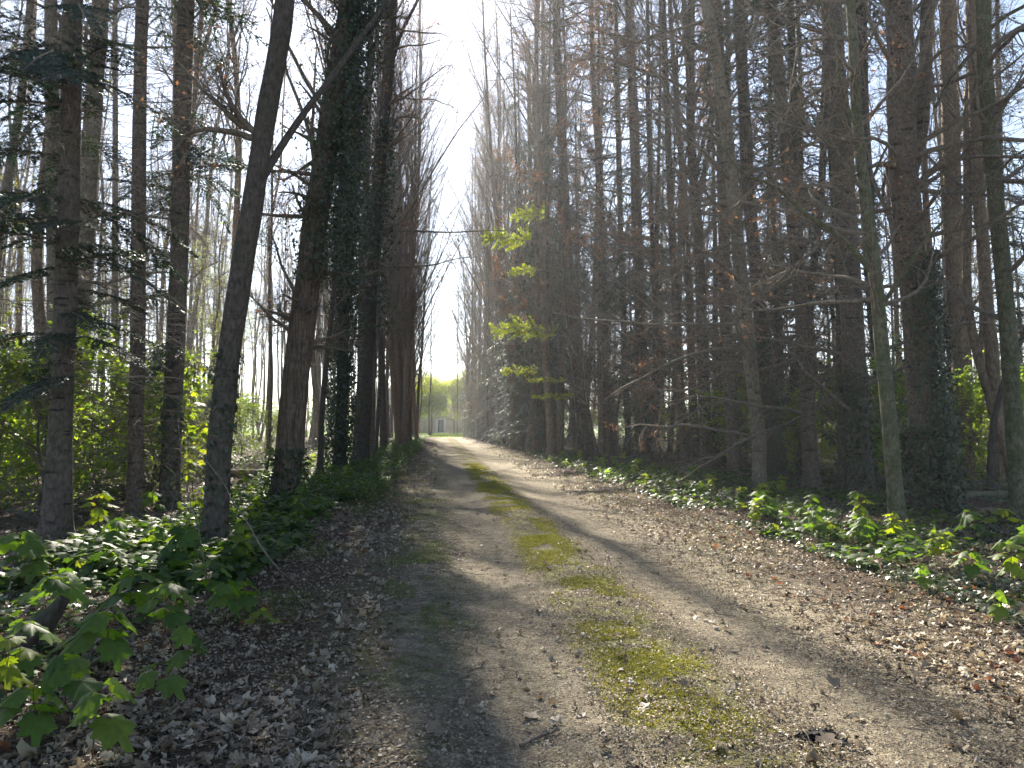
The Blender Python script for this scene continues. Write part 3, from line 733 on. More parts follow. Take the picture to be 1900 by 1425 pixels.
proto('fir_a', 'fir_tree', 'x', 'tree', vpath(25, 0.1, 9, 0.15), 0.2, 0.03, 'bark_dark', 109, boughs=[dict(n=70, z=(0.6, 6), Lr=(2.2, 2.4), pitch=(-25, 5), lite=True), dict(n=150, z=(5, 24), Lr=(2.6, 0.5), pitch=(-25, 5), lite=True)], sides=8, step=0.6)
proto('fir_s', 'silver_fir', 'x', 'tree', vpath(20, 0.1, 10, 0.15), 0.17, 0.03, 'bark_grey', 110, boughs=[dict(n=80, z=(0.4, 6), Lr=(2.4, 2.2), pitch=(-35, 0), lite=True), dict(n=110, z=(5, 19), Lr=(2.4, 0.5), pitch=(-30, 0), lite=True)], needle='needle_silver', sides=8, step=0.6)
proto('beech_u', 'young_beech', 'x', 'tree', vpath(11, 0.4, 12, 0.5), 0.08, 0.02, 'bark_grey', 111, tk=1.6, limbs=[dict(n=34, t=(0.12, 0.98), L=(1.5, 3.2), ang=(55, 85), up=0.02, sub=8, sub2=4)], brown=3500, sides=7, step=0.5)
proto('lime_u', 'young_hornbeam', 'x', 'tree', vpath(10, 0.3, 13, 0.5), 0.07, 0.02, 'bark_grey', 112, limbs=[dict(n=34, t=(0.08, 0.98), L=(1.2, 2.8), ang=(50, 85), up=0.02, sub=8, sub2=4)], lime=5000, sides=7, step=0.5)

proto('shrub_l', 'leafy_shrub', 'x', 'shrub', vpath(2.6, 0.2, 21, 0.2), 0.025, 0.008, 'bark_grey', 121, limbs=[dict(n=22, t=(0.0, 0.95), L=(0.9, 2.0), ang=(20, 65), up=0.05, sub=7, subL=(.3, .9), sub2=4, tL=(.15, .4))], limemat='fresh', lime=2000, limesz=(0.07, 0.13), sides=6, step=0.4)
proto('shrub_g', 'leafy_shrub', 'x', 'shrub', vpath(2.0, -0.2, 22, 0.2), 0.02, 0.008, 'bark_grey', 122, limbs=[dict(n=20, t=(0.0, 0.95), L=(0.8, 1.8), ang=(25, 70), up=0.03, sub=7, subL=(.3, .8), sub2=4, tL=(.15, .4))], limemat='fresh', lime=1300, limesz=(0.05, 0.1), brown=300, sides=6, step=0.4)

def place(key, x, y, rz, s, label, group):
    root, used = protos[key]
    loc = (x, y, float(terrain(x, y)))
    if not used:
        protos[key][1] = True
        root.location = loc; root.rotation_euler = (rng.normal(0, .018), rng.normal(0, .018), rz); root.scale = (s, s, s)
        root['label'] = label; root['group'] = group
        return root
    return dup(root, loc, rz, s, label, group, (rng.normal(0, .022), rng.normal(0, .022)))

rng = np.random.default_rng(777)
DESC = {'conifer_a': 'brown spruce trunk with dead side twigs', 'conifer_b': 'thin grey spruce trunk with dead side twigs', 'pole_a': 'slender tan bare trunk',
        'pole_b': 'slender pale trunk with a few fresh leaves', 'pole_c': 'very thin grey bare trunk', 'fan_a': 'tall tan hornbeam with upright fanned branches',
        'fan_b': 'tall grey hornbeam with upright fanned branches', 'ivy_a': 'trunk wrapped in dark ivy', 'fir_a': 'dark evergreen fir', 'dense_a': 'furrowed trunk with dense dark twigs', 'fir_s': 'silvery-needled fir reaching the ground',
        'beech_u': 'young beech holding brown winter leaves', 'lime_u': 'young tree in fresh lime-green leaf', 'shrub_l': 'leafy shrub in bright new leaf', 'shrub_g': 'low shrub with new leaves'}
def put(key, u, y, side, s=None):
    zone = 'at the track edge' if (-5 < u < 11) else 'deep'
    side_n = 'left' if side < 0 else 'right'
    lab = DESC[key] + (' at the far %s edge of the track' % side_n if zone != 'deep' else ' deep in the %s wood' % side_n)
    place(key, u - 0.1 * y, y, rng.uniform(0, 6.28), ((rng.uniform(0.75, 1.2) + (0.2 if (y > 45 and -5 < u < 13 and key in ('conifer_a', 'conifer_b', 'ivy_a', 'dense_a')) else 0)) if s is None else s), lab, lab + ', group')
# edge rows far down the track
for y in np.arange(31, 100, 3.0):
    k = rng.choice(['pole_a','conifer_a','pole_b','pole_c','fan_b']) if y < 44 else rng.choice(['fan_a', 'fan_b', 'pole_a', 'fan_a'])
    put(k, (-3.3 if y < 52 else -2.9) + rng.normal(0, 0.35), y, -1)
for y in np.arange(38, 100, 7.5):
    k = rng.choice(['dense_a', 'pole_a', 'conifer_a', 'fan_b']) if y < 60 else rng.choice(['fan_a', 'fan_b', 'conifer_a'])
    put(k, -5.6 + rng.normal(0, 0.4), y, -1)
for y in np.arange(37, 104, 3.0):
    k = rng.choice(['dense_a', 'fir_a', 'fan_b', 'beech_u', 'dense_a']) if y < 62 else rng.choice(['fan_a', 'fan_b', 'conifer_a', 'beech_u'])
    put(k, 6.4 - 0.022 * y + rng.normal(0, 0.35), y, 1)
for y in np.arange(26, 104, 3.6):
    k = rng.choice(['fan_b', 'fir_a', 'conifer_a', 'ivy_a', 'beech_u'])
    put(k, 9.6 + rng.normal(0, 0.5), y, 1)
for y, u in ((44, 6.2), (52, 5.8), (60, 5.2), (70, 4.8), (82, 4.4), (94, 4.2)): put('fir_s', u, y, 1, 0.9)
for y in np.arange(24, 100, 4.0):
    k = rng.choice(['fir_a', 'conifer_a', 'conifer_b', 'fan_b', 'fir_a', 'beech_u'])
    put(k, 12.2 + rng.normal(0, 0.6), y, 1)
for y, u in ((37, 5.7), (42.5, 5.3), (48.5, 5.0)): put("fan_a", u, y, 1, 0.95)
for y, u in ((56, -2.5), (64, -2.5)): put('fan_b', u, y, -1, 1.0)
# deep rows
def inview(u, y): return abs((u - 0.1 * y) / y) < 0.76
cnt = 0
for side, us in ((-1, np.arange(-8.0, -58, -2.8)), (1, np.arange(15.0, 70, 3.0))):
    for ui, u in enumerate(us):
        for y in np.arange(12, 105, 3.4 + ui * 0.32):
            uu = u + rng.normal(0, 0.7); yy = y + rng.normal(0, 1.2)
            if not inview(uu, yy) or yy < 11: continue
            if rng.random() < (0.36 if side < 0 else 0.32): continue
            if side < 0: k = rng.choice(['pole_a', 'pole_b', 'pole_c', 'conifer_a', 'conifer_b', 'fan_a', 'ivy_a'], p=[.36, .31, .26, .02, .04, .01, .0])
            else: k = rng.choice(['conifer_a', 'conifer_b', 'pole_a', 'pole_c', 'beech_u', 'fir_a', 'pole_b', 'fan_b'], p=[.15, .18, .20, .18, .07, .05, .14, .03])
            put(k, uu, yy, side); cnt += 1
print('deep trees', cnt)
for k in range(70):
    y = rng.uniform(52, 104); put('pole_c' if k % 3 else 'pole_a', -rng.uniform(7, max(9, y * .62)), y, -1)
for k in range(14): put('beech_u', rng.uniform(9, 16), rng.uniform(20, 45), 1)
for k in range(6): put('lime_u', rng.uniform(-24, -8), rng.uniform(18, 45), -1)
for k in range(60):
    y = float(11.5 * (75 / 11.5) ** rng.random()); put('shrub_l' if k % 3 else 'shrub_g', -0.1 * 0 - rng.uniform(5.5 + y * .03, max(8, y * .62)), y, -1)
for k in range(75):
    y = float(17 * (70 / 17) ** rng.random()); put('shrub_l' if k % 2 else 'shrub_g', rng.uniform(8.6 + y * .05, y * .75 + 6), y, 1)

# ------------------------------------------------------------------ fallen leaves, moss, grass, twigs
def keep(u, y, s, sc=0.8): return vnoise(u * sc, y * sc, s)
def onground(u, y, dz=0.0):
    x = u - 0.1 * y
    return np.stack([x, y, terrain(x, y) + dz], 1)
def logy(rng, n, a, b): return a * (b / a) ** rng.random(n)
rng = np.random.default_rng(5)
def litter(name, n, ur, yr, size, tpl, mat, seed, thr=0.0, dz=0.006, tilt=0.45, curl=0.5, label='', sc=0.8):
    rng = np.random.default_rng(seed)
    u = rng.uniform(ur[0], ur[1], n); y = logy(rng, n, *yr)
    k = keep(u, y, seed, sc) + rng.uniform(-0.25, 0.25, n) > thr
    u, y = u[k], y[k]; n = len(u)
    p = onground(u, y, dz) ; p[:, 2] += rng.uniform(0, 0.014, n)
    head = rvec(rng, n, 0.25); nrm = rng.normal(0, tilt, (n, 3)) + np.array([0, 0, 1.0])
    sz = rng.uniform(size[0], size[1], n) * rng.uniform(0.6, 1, n)
    return p, head, nrm, sz, rng.normal(0, curl, n), rng.normal(0.2, curl, n)
def litter_obj(name, mat, label, specs):
    mb = MB()
    for tpl, args in specs:
        p, h, nr, s, c, f = litter(name, *args[0], **args[1])
        scatter(mb, tpl, p, h, nr, s, curl=c, fold=f, jit=0.11)
    o = mb.build(name, mat); tag(o, label, kind='stuff'); return o
L_ = lambda n, ur, yr, size, seed, **k: ((n, ur, yr, size, None, None, seed), k)
litter_obj('fallen_leaves', M['litter'], 'pale and brown dry leaves littering both edges of the track', [
    (DRY, L_(8500, (3.2, 8.5), (2.6, 16), (0.03, 0.07), 201, thr=0.42)),
    (OAK, L_(6000, (2.9, 8.5), (2.6, 16), (0.04, 0.08), 202, thr=0.40)),
    (BIT, L_(70000, (2.6, 8.5), (2.6, 26), (0.012, 0.035), 203, thr=0.38)),
    (DRY, L_(9500, (-5.5, -0.5), (2.6, 14), (0.03, 0.085), 204, thr=0.36)),
    (OAK, L_(6000, (-5.5, -0.3), (2.6, 14), (0.04, 0.08), 205, thr=0.36)),
    (BIT, L_(60000, (-6, 0.3), (2.6, 22), (0.012, 0.04), 206, thr=0.32)),
    (BIT, L_(42000, (0.0, 3.6), (2.6, 16), (0.006, 0.02), 207, thr=0.36)),
    (DRY, L_(700, (0.0, 3.4), (2.8, 14), (0.03, 0.06), 208, thr=0.45)),
    (BIT, L_(22000, (0.9, 2.1), (2.6, 14), (0.010, 0.026), 209, thr=0.35)),
    (OVAL, L_(26000, (-40, -3), (9, 60), (0.05, 0.1), 210, thr=0.3, curl=0.3)),
    (OVAL, L_(26000, (5, 46), (9, 60), (0.05, 0.1), 211, thr=0.3, curl=0.3)),
    (BIT, L_(9000, (3.0, 6.5), (16, 90), (0.05, 0.1), 212, thr=0.3)),
    (BIT, L_(7000, (-2.5, 0), (14, 90), (0.04, 0.09), 213, thr=0.3)),
])
litter_obj('russet_leaves', M['litter_red'], 'scattered russet fallen leaves among the pale litter', [
    (DRY, L_(600, (3.2, 8.5), (3, 16), (0.04, 0.075), 221, thr=0.45)),
    (DRY, L_(300, (-6, -0.8), (3, 16), (0.04, 0.075), 222, thr=0.5)),
    (OVAL, L_(3000, (4, 14), (8, 40), (0.05, 0.09), 223, thr=0.5)),
])
# moss tufts and grass blades
def mossmask(u, y): return (vnoise(u * 3.6, y * 2.4, 31) * 0.62 + vnoise(u * 9, y * 6, 32) * 0.2 + vnoise(u * 30, y * 24, 33) * 0.18) > 0.515
rng = np.random.default_rng(6)
n = 230000; u = rng.normal(1.42, 0.19, n); y = logy(rng, n, 2.8, 30)
u = u + 0.15 * (vnoise(y * 0.5, y * 0, 8) - 0.5)
k = mossmask(u, y) & (u > 0.95) & (u < 2.0); u, y = u[k], y[k]; n = len(u)
mb = MB(); hd = rvec(rng, n, 0.5); hd[:, 2] = np.abs(hd[:, 2]) + 0.35
scatter(mb, TINY, onground(u, y, -0.002), hd, rvec(rng, n), rng.uniform(0.007, 0.016, n) * (1 + y / 14))
tag(mb.build('moss', M['moss']), 'yellow-green moss cushions down the middle of the track', kind='stuff')
mb = MB()
def blades(n, um, us, yr, ln, seed, thr, lim=(-99, 99), sc=0.9):
    rng = np.random.default_rng(seed)
    u = rng.normal(um, us, n); y = logy(rng, n, *yr)
    k = (keep(u * 1.2, y * 0.7, seed, sc) > thr) & (u > lim[0]) & (u < lim[1]); u, y = u[k], y[k]; n = len(u)
    h = rvec(rng, n, 0.4); h[:, 2] = np.abs(h[:, 2]) + 0.7
    scatter(mb, BLADE, onground(u, y, -0.004), h, rvec(rng, n), rng.uniform(ln[0], ln[1], n) * (1 + y / 60), curl=rng.normal(-0.3, 0.3, n))
blades(52000, -0.35, 0.42, (4.5, 30), (0.015, 0.04), 41, 0.50, sc=2.6)
blades(30000, -0.25, 0.3, (5.5, 16), (0.02, 0.05), 45, 0.62, sc=1.6)
blades(16000, 1.6, 0.35, (4.5, 40), (0.015, 0.04), 42, 0.5, sc=2.6)
blades(30000, 3.9, 0.6, (6, 60), (0.015, 0.045), 43, 0.45, sc=1.8)
blades(14000, -1.5, 0.3, (6, 60), (0.04, 0.09), 44, 0.45)
y = rng.uniform(95, 138, 16000); u = rng.uniform(-9, 14, 16000); h = rvec(rng, 16000, .4); h[:, 2] = np.abs(h[:, 2]) + .8
scatter(mb, (BLADE[0] * np.array([1, 6, 1]), BLADE[1]), onground(u, y), h, rvec(rng, 16000), rng.uniform(0.1, 0.22, 16000))
tag(mb.build('grass', M['grass']), 'short grass tufts along the track and on the far lawn', kind='stuff')
# twig litter
mb = MB()
def twiglitter(n, ur, yr, ln, r, seed):
    rng = np.random.default_rng(seed)
    u = rng.uniform(*ur, n); y = logy(rng, n, *yr); p = onground(u, y, 0.008)
    a = rng.uniform(0, 6.283, n); d = np.stack([np.cos(a), np.sin(a), rng.normal(0, 0.07, n)], 1)
    L = rng.uniform(ln[0], ln[1], n); P = np.zeros((n, 5, 3)); P[:, 0] = p
    for i in range(1, 5):
        d = d + rng.normal(0, 0.22, (n, 3)) * np.array([1, 1, 0.25]); d /= np.linalg.norm(d, axis=1, keepdims=True)
        P[:, i] = P[:, i - 1] + d * (L / 4)[:, None]
    P[:, :, 2] = np.maximum(P[:, :, 2], terrain(P[:, :, 0], P[:, :, 1]) + 0.003)
    tubes(mb, P, (rng.uniform(r[0], r[1], n))[:, None] * np.linspace(1, 0.4, 5)[None], 4)
twiglitter(2400, (-4.5, 0.3), (2.7, 14), (0.06, 0.34), (0.002, 0.0055), 51)
twiglitter(2400, (2.8, 7.5), (2.7, 14), (0.06, 0.34), (0.002, 0.0055), 52)
twiglitter(3500, (0.0, 3.0), (2.7, 13), (0.02, 0.10), (0.0008, 0.002), 53)
twiglitter(7000, (2.6, 7.0), (2.7, 15), (0.03, 0.14), (0.001, 0.0028), 56)
twiglitter(6000, (-4.0, 0.3), (2.7, 14), (0.03, 0.14), (0.001, 0.0028), 57)
twiglitter(1200, (-30, -3.2), (8, 40), (0.3, 1.6), (0.006, 0.018), 54)
twiglitter(1200, (6.5, 34), (9, 40), (0.3, 1.6), (0.006, 0.018), 55)
tag(mb.build('twig_litter', M['twig']), 'fine broken twigs strewn over the leaf litter', kind='stuff')
# crumbs of gravel
mb = MB(); rng = np.random.default_rng(61)
n = 5200; u = np.concatenate([rng.normal(0.7, 0.5, n // 2), rng.normal(2.7, 0.6, n // 2)]); y = logy(rng, n, 2.7, 14)
p = onground(u, y, 0.0); s = rng.uniform(0.003, 0.011, n)
o6 = np.array([(1, 0, 0), (0, 1, 0), (-1, 0, 0), (0, -1, 0), (0, 0, .6), (0, 0, -.6)])
V = p[:, None] + s[:, None, None] * (o6[None] * rng.uniform(0.6, 1.3, (n, 6, 1)))
Fc = np.array([(0, 1, 4), (1, 2, 4), (2, 3, 4), (3, 0, 4), (1, 0, 5), (2, 1, 5), (3, 2, 5), (0, 3, 5)])
mb.add(V.reshape(-1, 3), (np.arange(n)[:, None, None] * 6 + Fc[None]).reshape(-1, 3))
def stone_mat():
    t = NT('pebble_stone'); g = t.n('ShaderNodeNewGeometry')
    return t.end(t.pbsdf(t.ramp(g.outputs['Random Per Island'], [(0, (0.10, 0.085, 0.07)), (0.6, (0.28, 0.24, 0.19)), (1, (0.45, 0.41, 0.35))]), 0.85, 0.3))
M['stone'] = stone_mat()
tag(mb.build('gravel', M['stone']), 'small grit and crumbs pressed into the wheel ruts', kind='stuff')

# ------------------------------------------------------------------ maple seedlings
def seedling(name, seed, h, layers, ls, stemmat='stem_red', leafmat='green'):
    rng = np.random.default_rng(seed)
    root = thing(name, 'x', 'seedling')
    k = 7; zs = np.linspace(-0.03, h, k)
    st = np.stack([np.cumsum(rng.normal(0, h * 0.02, k)), np.cumsum(rng.normal(0, h * 0.02, k)), zs], 1)
    ms, ml = MB(), MB()
    tubes(ms, st, np.linspace(0.0028 + h * 0.003, 0.0018 + h * 0.001, k), 5)
    az = rng.uniform(0, 6.28)
    for i in range(layers):
        t = 1 - 0.62 * i / max(layers, 1) if layers > 1 else 1.0
        p = np.array([np.interp(t * h, zs, st[:, j]) for j in range(3)])
        for q in range(2 if i else 3):
            a = az + q * math.pi * (1 if i else 0.667) + rng.normal(0, 0.25)
            s = ls * rng.uniform(0.7, 1.15) * (0.75 if i == 0 and layers > 2 else 1)
            pl = s * rng.uniform(0.5, 1.0)
            el = rng.uniform(0.0, 0.6)
            e = p + pl * np.array([math.cos(a) * math.cos(el), math.sin(a) * math.cos(el), math.sin(el)])
            mid = (p + e) / 2 + np.array([0, 0, pl * 0.08])
            tubes(ms, np.array([p, mid, e]), np.array([0.0018, 0.0015, 0.0013]) * (1 + h * .5), 4)
            dr = rng.uniform(0.1, 1.1)
            scatter(ml, MAPLE, e[None], np.array([[math.cos(a), math.sin(a), -dr]]), np.array([[rng.normal(0, .2), rng.normal(0, .2), 1.0]]), s, curl=np.array([rng.uniform(-0.4, 0.1)]), fold=np.array([rng.uniform(-0.45, -0.05)]), jit=0.04)
        az += math.pi / 2
    ms.build('stem', M[stemmat], root, True); ml.build('leaves', M[leafmat], root, False)
    return root
SEED = [seedling('maple_seedling', 300 + i, h, l, s, leafmat=m) for i, (h, l, s, m) in enumerate([
    (0.30, 2, 0.12, 'green'), (0.42, 3, 0.14, 'green'), (0.22, 1, 0.12, 'green'), (0.5, 4, 0.13, 'lime'), (0.26, 2, 0.10, 'lime'), (0.36, 3, 0.15, 'green'), (0.14, 1, 0.08, 'lime')])]
BIG = [seedling('maple_sapling', 330 + i, h, l, s, leafmat=m) for i, (h, l, s, m) in enumerate([(1.5, 7, 0.15, 'lime'), (1.9, 9, 0.14, 'green'), (1.1, 6, 0.15, 'lime'), (2.3, 10, 0.13, 'lime')])]
for b in BIG: b['category'] = 'sapling'
used = {}
def plant(lst, k, x, y, label, group, s=1.0, rz=None, tilt=0.06):
    rz = rng.uniform(0, 6.28) if rz is None else rz
    r = lst[k]; loc = (x, y, float(terrain(x, y)))
    if (id(lst), k) not in used:
        used[(id(lst), k)] = 1
        r.location = loc; r.rotation_euler = (rng.normal(0, tilt), rng.normal(0, tilt), rz); r.scale = (s, s, s); r['label'] = label
        if group: r['group'] = group
        elif 'group' in r: del r['group']
        return r
    o = dup(r, loc, rz, s, label, None, (rng.normal(0, tilt), rng.normal(0, tilt)))
    if group: o['group'] = group
    elif 'group' in o.keys(): del o['group']
    return o
rng = np.random.default_rng(71)
NEAR = [  # px, py of the foot, variant, scale, label
    (195, 1262, 5, 1.35, 'large maple seedling with broad drooping leaves, lower left, biggest leaves of all'),
    (300, 1210, 1, 1.25, 'leafy maple seedling right of the biggest-leaved one, lower left'),
    (70, 1195, 1, 1.3, 'tall maple seedling above the rotten stump, left edge'),
    (20, 1330, 3, 1.0, 'lime-lit maple seedling right at the lower left edge'),
    (420, 1160, 5, 1.05, 'spreading maple seedling nearest the left rim of the track'),
    (285, 1330, 2, 1.2, 'small four-leaved seedling rising alone from brown leaf litter, lower left'),
    (170, 1420, 0, 1.35, 'dark green seedling at the bottom left corner, nearest of all'),
    (60, 1400, 5, 1.0, 'drooping seedling in the extreme bottom left corner'),
    (350, 1260, 0, 1.1, 'short seedling just below the leafy pair, lower left'),
    (480, 1190, 4, 1.0, 'little bright seedling on the track rim, left'),
    (120, 1150, 5, 1.25, 'broad-leaved seedling standing behind the rotten stump'),
    (245, 1160, 5, 1.3, 'pale-topped seedling behind the biggest-leaved one, lower left'),
    (380, 1130, 1, 1.1, 'double-decked seedling at the leaning tree foot'),
    (455, 1145, 5, 0.95, 'seedling reaching furthest over the left rim of the track'),
    (25, 1290, 1, 1.1, 'dark-leaved seedling half cut off by the left picture edge'),
    (120, 1345, 5, 1.1, 'seedling with drooping leaves between stump and bottom left corner'),
    (330, 1170, 0, 1.3, 'low dark seedling in the middle of the lower left group'),
    (1805, 1085, 5, 1.0, 'broad bright seedling right of the olive beech foot'),
    (1740, 1055, 3, 0.9, 'two-tiered lime seedling beside the olive beech foot'),
    (1892, 1110, 3, 1.15, 'tall lime seedling at the right picture edge'),
    (1865, 1000, 4, 1.7, 'pale lime seedling with outstretched leaves near right edge trunk'),
    (1598, 985, 3, 1.3, 'tallest lime seedling before the broad scarred trunk'),
    (1540, 1010, 4, 1.3, 'low bright seedling between ivy mat and broad scarred trunk'),
    (1655, 985, 4, 1.0, 'single-layer seedling touching the olive beech foot'),
    (1415, 930, 4, 1.5, 'sunlit seedling at the pale bowing trunk foot'),
    (1710, 1100, 0, 0.9, 'green seedling in front of the olive beech, over russet leaves'),
    (1850, 1160, 0, 0.95, 'lower green seedling at right edge above brown litter'),
]
for px, py, k, s, lab in NEAR:
    p = ground_at(px, py); plant(SEED, k, p[0], p[1], lab, None, s * 0.82)
def strip(n, ur, yr, lst, lab, grp, sr, seed, probs=None):
    global rng
    rng = np.random.default_rng(seed)
    for _ in range(n):
        y = float(logy(rng, 1, *yr)[0]); u = rng.uniform(*ur)
        if abs(u - 0.1 * y) > y * 0.74: continue
        plant(lst, int(rng.integers(0, len(lst))), u - 0.1 * y, y, lab, grp, rng.uniform(*sr))
strip(50, (-4.6, -2.0), (6.5, 26), SEED, 'maple seedling in the green bank along the left of the track', 'seedlings in the left bank', (0.7, 1.3), 72)
strip(80, (4.7, 7.4), (7.5, 34), SEED, 'maple seedling among ivy and trunks right of the track', 'seedlings under the right trees', (0.6, 1.1), 73)
strip(22, (-9, -4.8), (10, 17), BIG, 'leggy maple sapling with lit leaves under the left trees', 'saplings under the left trees', (0.7, 1.1), 74)
strip(45, (-24, -5), (14, 34), BIG, 'maple sapling in fresh leaf deep under the left trees', 'saplings deep in the left wood', (0.7, 1.3), 75)
strip(26, (9.5, 26), (17, 34), BIG, 'maple sapling in fresh leaf deep under the right trees', 'saplings deep in the right wood', (0.6, 1.1), 76)

# ------------------------------------------------------------------ undergrowth that nobody could count
mb = MB()
def herbs(n, ur, yr, hr, size, seed, tpl=OVAL, per=5, thr=0.35):
    rng = np.random.default_rng(seed)
    u = rng.uniform(*ur, n); y = logy(rng, n, *yr)
    k = (keep(u, y, seed, 0.6) + rng.uniform(-.15, .15, n) > thr) & (np.abs(u - 0.1 * y) < 0.78 * y + 1)
    u, y = u[k], y[k]; n = len(u)
    p = onground(u, y); h = rng.uniform(hr[0], hr[1], n) * (0.5 + keep(u, y, seed + 1, 1.3))
    p = np.repeat(p, per, 0); hh = np.repeat(h, per) * rng.uniform(0.35, 1, n * per)
    off = rng.normal(0, 1, (n * per, 2)) * (0.4 * np.repeat(h, per))[:, None]
    p[:, :2] += off; p[:, 2] += hh
    a = rng.uniform(0, 6.283, n * per)
    hd = np.stack([np.cos(a), np.sin(a), rng.uniform(-0.6, 0.15, n * per)], 1)
    scatter(mb, tpl, p, hd, rng.normal(0, 0.3, (n * per, 3)) + np.array([0, 0, 1]), rng.uniform(size[0], size[1], n * per))
MAPL = (MAPLE[0][[0, 2, 4, 6, 9, 11, 13, 16, 18, 20]], np.array([(0, i, i + 1) for i in range(1, 9)]))
herbs(2000, (-4.2, -1.9), (7, 20), (0.12, 0.30), (0.05, 0.11), 81, MAPL, 6, 0.22)
herbs(5000, (-4.6, -1.3), (15, 100), (0.15, 0.42), (0.07, 0.13), 82, OVAL, 6, 0.12)
herbs(5500, (-45, -4), (13, 80), (0.15, 0.6), (0.08, 0.16), 83, OVAL, 6, 0.35)
herbs(1300, (5.3, 9.5), (9, 26), (0.06, 0.2), (0.04, 0.08), 84, MAPL, 5, 0.45)
herbs(2600, (4.8, 8.5), (18, 100), (0.08, 0.3), (0.06, 0.12), 85, OVAL, 6, 0.33)
herbs(5500, (9, 48), (14, 80), (0.15, 0.55), (0.08, 0.16), 86, OVAL, 6, 0.38)
herbs(900, (-6, -2.2), (4, 9), (0.05, 0.18), (0.03, 0.07), 87, MAPL, 4, 0.5)
herbs(800, (4.6, 6.2), (8, 40), (0.05, 0.22), (0.04, 0.09), 88, MAPL, 4, 0.45)
tag(mb.build('undergrowth', M['herb']), 'low green herbs and seedlings carpeting both sides of the track', kind='stuff')
mb = MB()
def ivymat(n, ur, yr, seed, thr, size=(0.03, 0.06)):
    rng = np.random.default_rng(seed)
    u = rng.uniform(*ur, n); y = logy(rng, n, *yr)
    k = keep(u, y, seed, 0.7) + rng.uniform(-.1, .1, n) > thr
    u, y = u[k], y[k]; n = len(u); p = onground(u, y, 0.01); p[:, 2] += rng.uniform(0, 0.06, n)
    scatter(mb, IVY, p, rvec(rng, n, .3), rng.normal(0, 0.4, (n, 3)) + np.array([0, 0, 1]), rng.uniform(*size, n))
ivymat(26000, (4.6, 9), (5.5, 20), 91, 0.41)
ivymat(7000, (-7, -2.1), (3.2, 12), 92, 0.50)
ivymat(9000, (6, 20), (14, 40), 93, 0.4, (0.06, 0.1))
tag(mb.build('ground_ivy', M['ivy']), 'dark glossy ivy matting the ground beneath the trees', kind='stuff')
# ------------------------------------------------------------------ sticks, logs, stump, fallen branches
def stick(name, label, pts, r, mat='twig', cat='stick', side=None, leaf=None, group=None, sides=6, rt=0.4):
    pts = smooth_path(np.array(pts, float), 14); o0 = pts[0].copy()
    rs = np.random.default_rng(int(abs(pts[0, 0] * 1000)) + 3)
    pts[1:-1] += rs.normal(0, r * 0.5, (12, 3))
    rr = np.linspace(r, r * rt, 14) * rs.uniform(0.88, 1.12, 14)
    mb = MB(); tubes(mb, pts, rr, sides, cap=True)
    if side:
        p2, r2 = grow(rs, pts[None], rr[None], side[0], (0.35, 1), side[1], (25, 55), 0.0, 0.12, 6, rr=0.55, rmin=0.002)
        p2[:, :, 2] = np.maximum(p2[:, :, 2], terrain(p2[:, :, 0], p2[:, :, 1]) + 0.004)
        tubes(mb, p2, r2, 4)
        p3, r3 = grow(rs, p2, r2, side[0] * 4, (0.3, 1), (side[1][0] * .3, side[1][1] * .4), (25, 55), 0.0, 0.12, 4, rr=0.6, rmin=0.0015)
        tubes(mb, p3, r3, 3)
    o = mb.build(name, M[mat], None, True, o0)
    return tag(o, label, cat, group)
def G(px, py, dz=0.012):
    p = ground_at(px, py); p[2] += dz; return p
stick('fallen_stick', 'short thick stick lying in the left rut near the bottom', [G(965, 1388), G(1000, 1372), G(1038, 1358)], 0.009, rt=0.8)
stick('fallen_twig', 'curved pale twig arching over dark litter, bottom left of the rut', [G(700, 1352), G(728, 1335, .05), G(742, 1300, .02)], 0.004)
stick('fallen_stick', 'long thin stick lying across the litter at lower left', [G(430, 1360), G(510, 1370, .02), G(600, 1390), G(700, 1382)], 0.006)
stick('fallen_twig', 'straight twig in the left litter pointing to the seedlings', [G(525, 1165), G(560, 1155), G(615, 1133)], 0.006)
stick('fallen_stick', 'stick under the small four-leaved seedling, lower left', [G(230, 1392), G(290, 1390, .02), G(345, 1388)], 0.011, rt=0.8)
stick('fallen_twig', 'thin dark twig lying in sunlight by the right rut', [G(1305, 1140), G(1360, 1146), G(1415, 1163)], 0.004, 'twig_brown')
stick('fallen_stick', 'long straight stick in the sunlit right rut', [G(1640, 1200), G(1690, 1215), G(1745, 1233)], 0.006, 'twig_brown')
stick('fallen_stick', 'pale stick lying along the right leaf litter', [G(1720, 1130), G(1770, 1136, .03), G(1830, 1143)], 0.009)
stick('fallen_twig', 'small dark twig on the sunlit track by the moss', [G(1190, 1046), G(1215, 1045), G(1242, 1048)], 0.004, 'bark_dark')
stick('fallen_twig', 'forked twig beside the charred scrap, bottom right of centre', [G(1490, 1372, .05), G(1520, 1400, .01), G(1545, 1424)], 0.004, side=(2, (0.04, 0.1)))
stick('fallen_stick', 'dark stick running off the track at bottom right', [G(1825, 1298), G(1850, 1320), G(1870, 1350)], 0.006, 'twig_brown')
rs = np.random.default_rng(99)
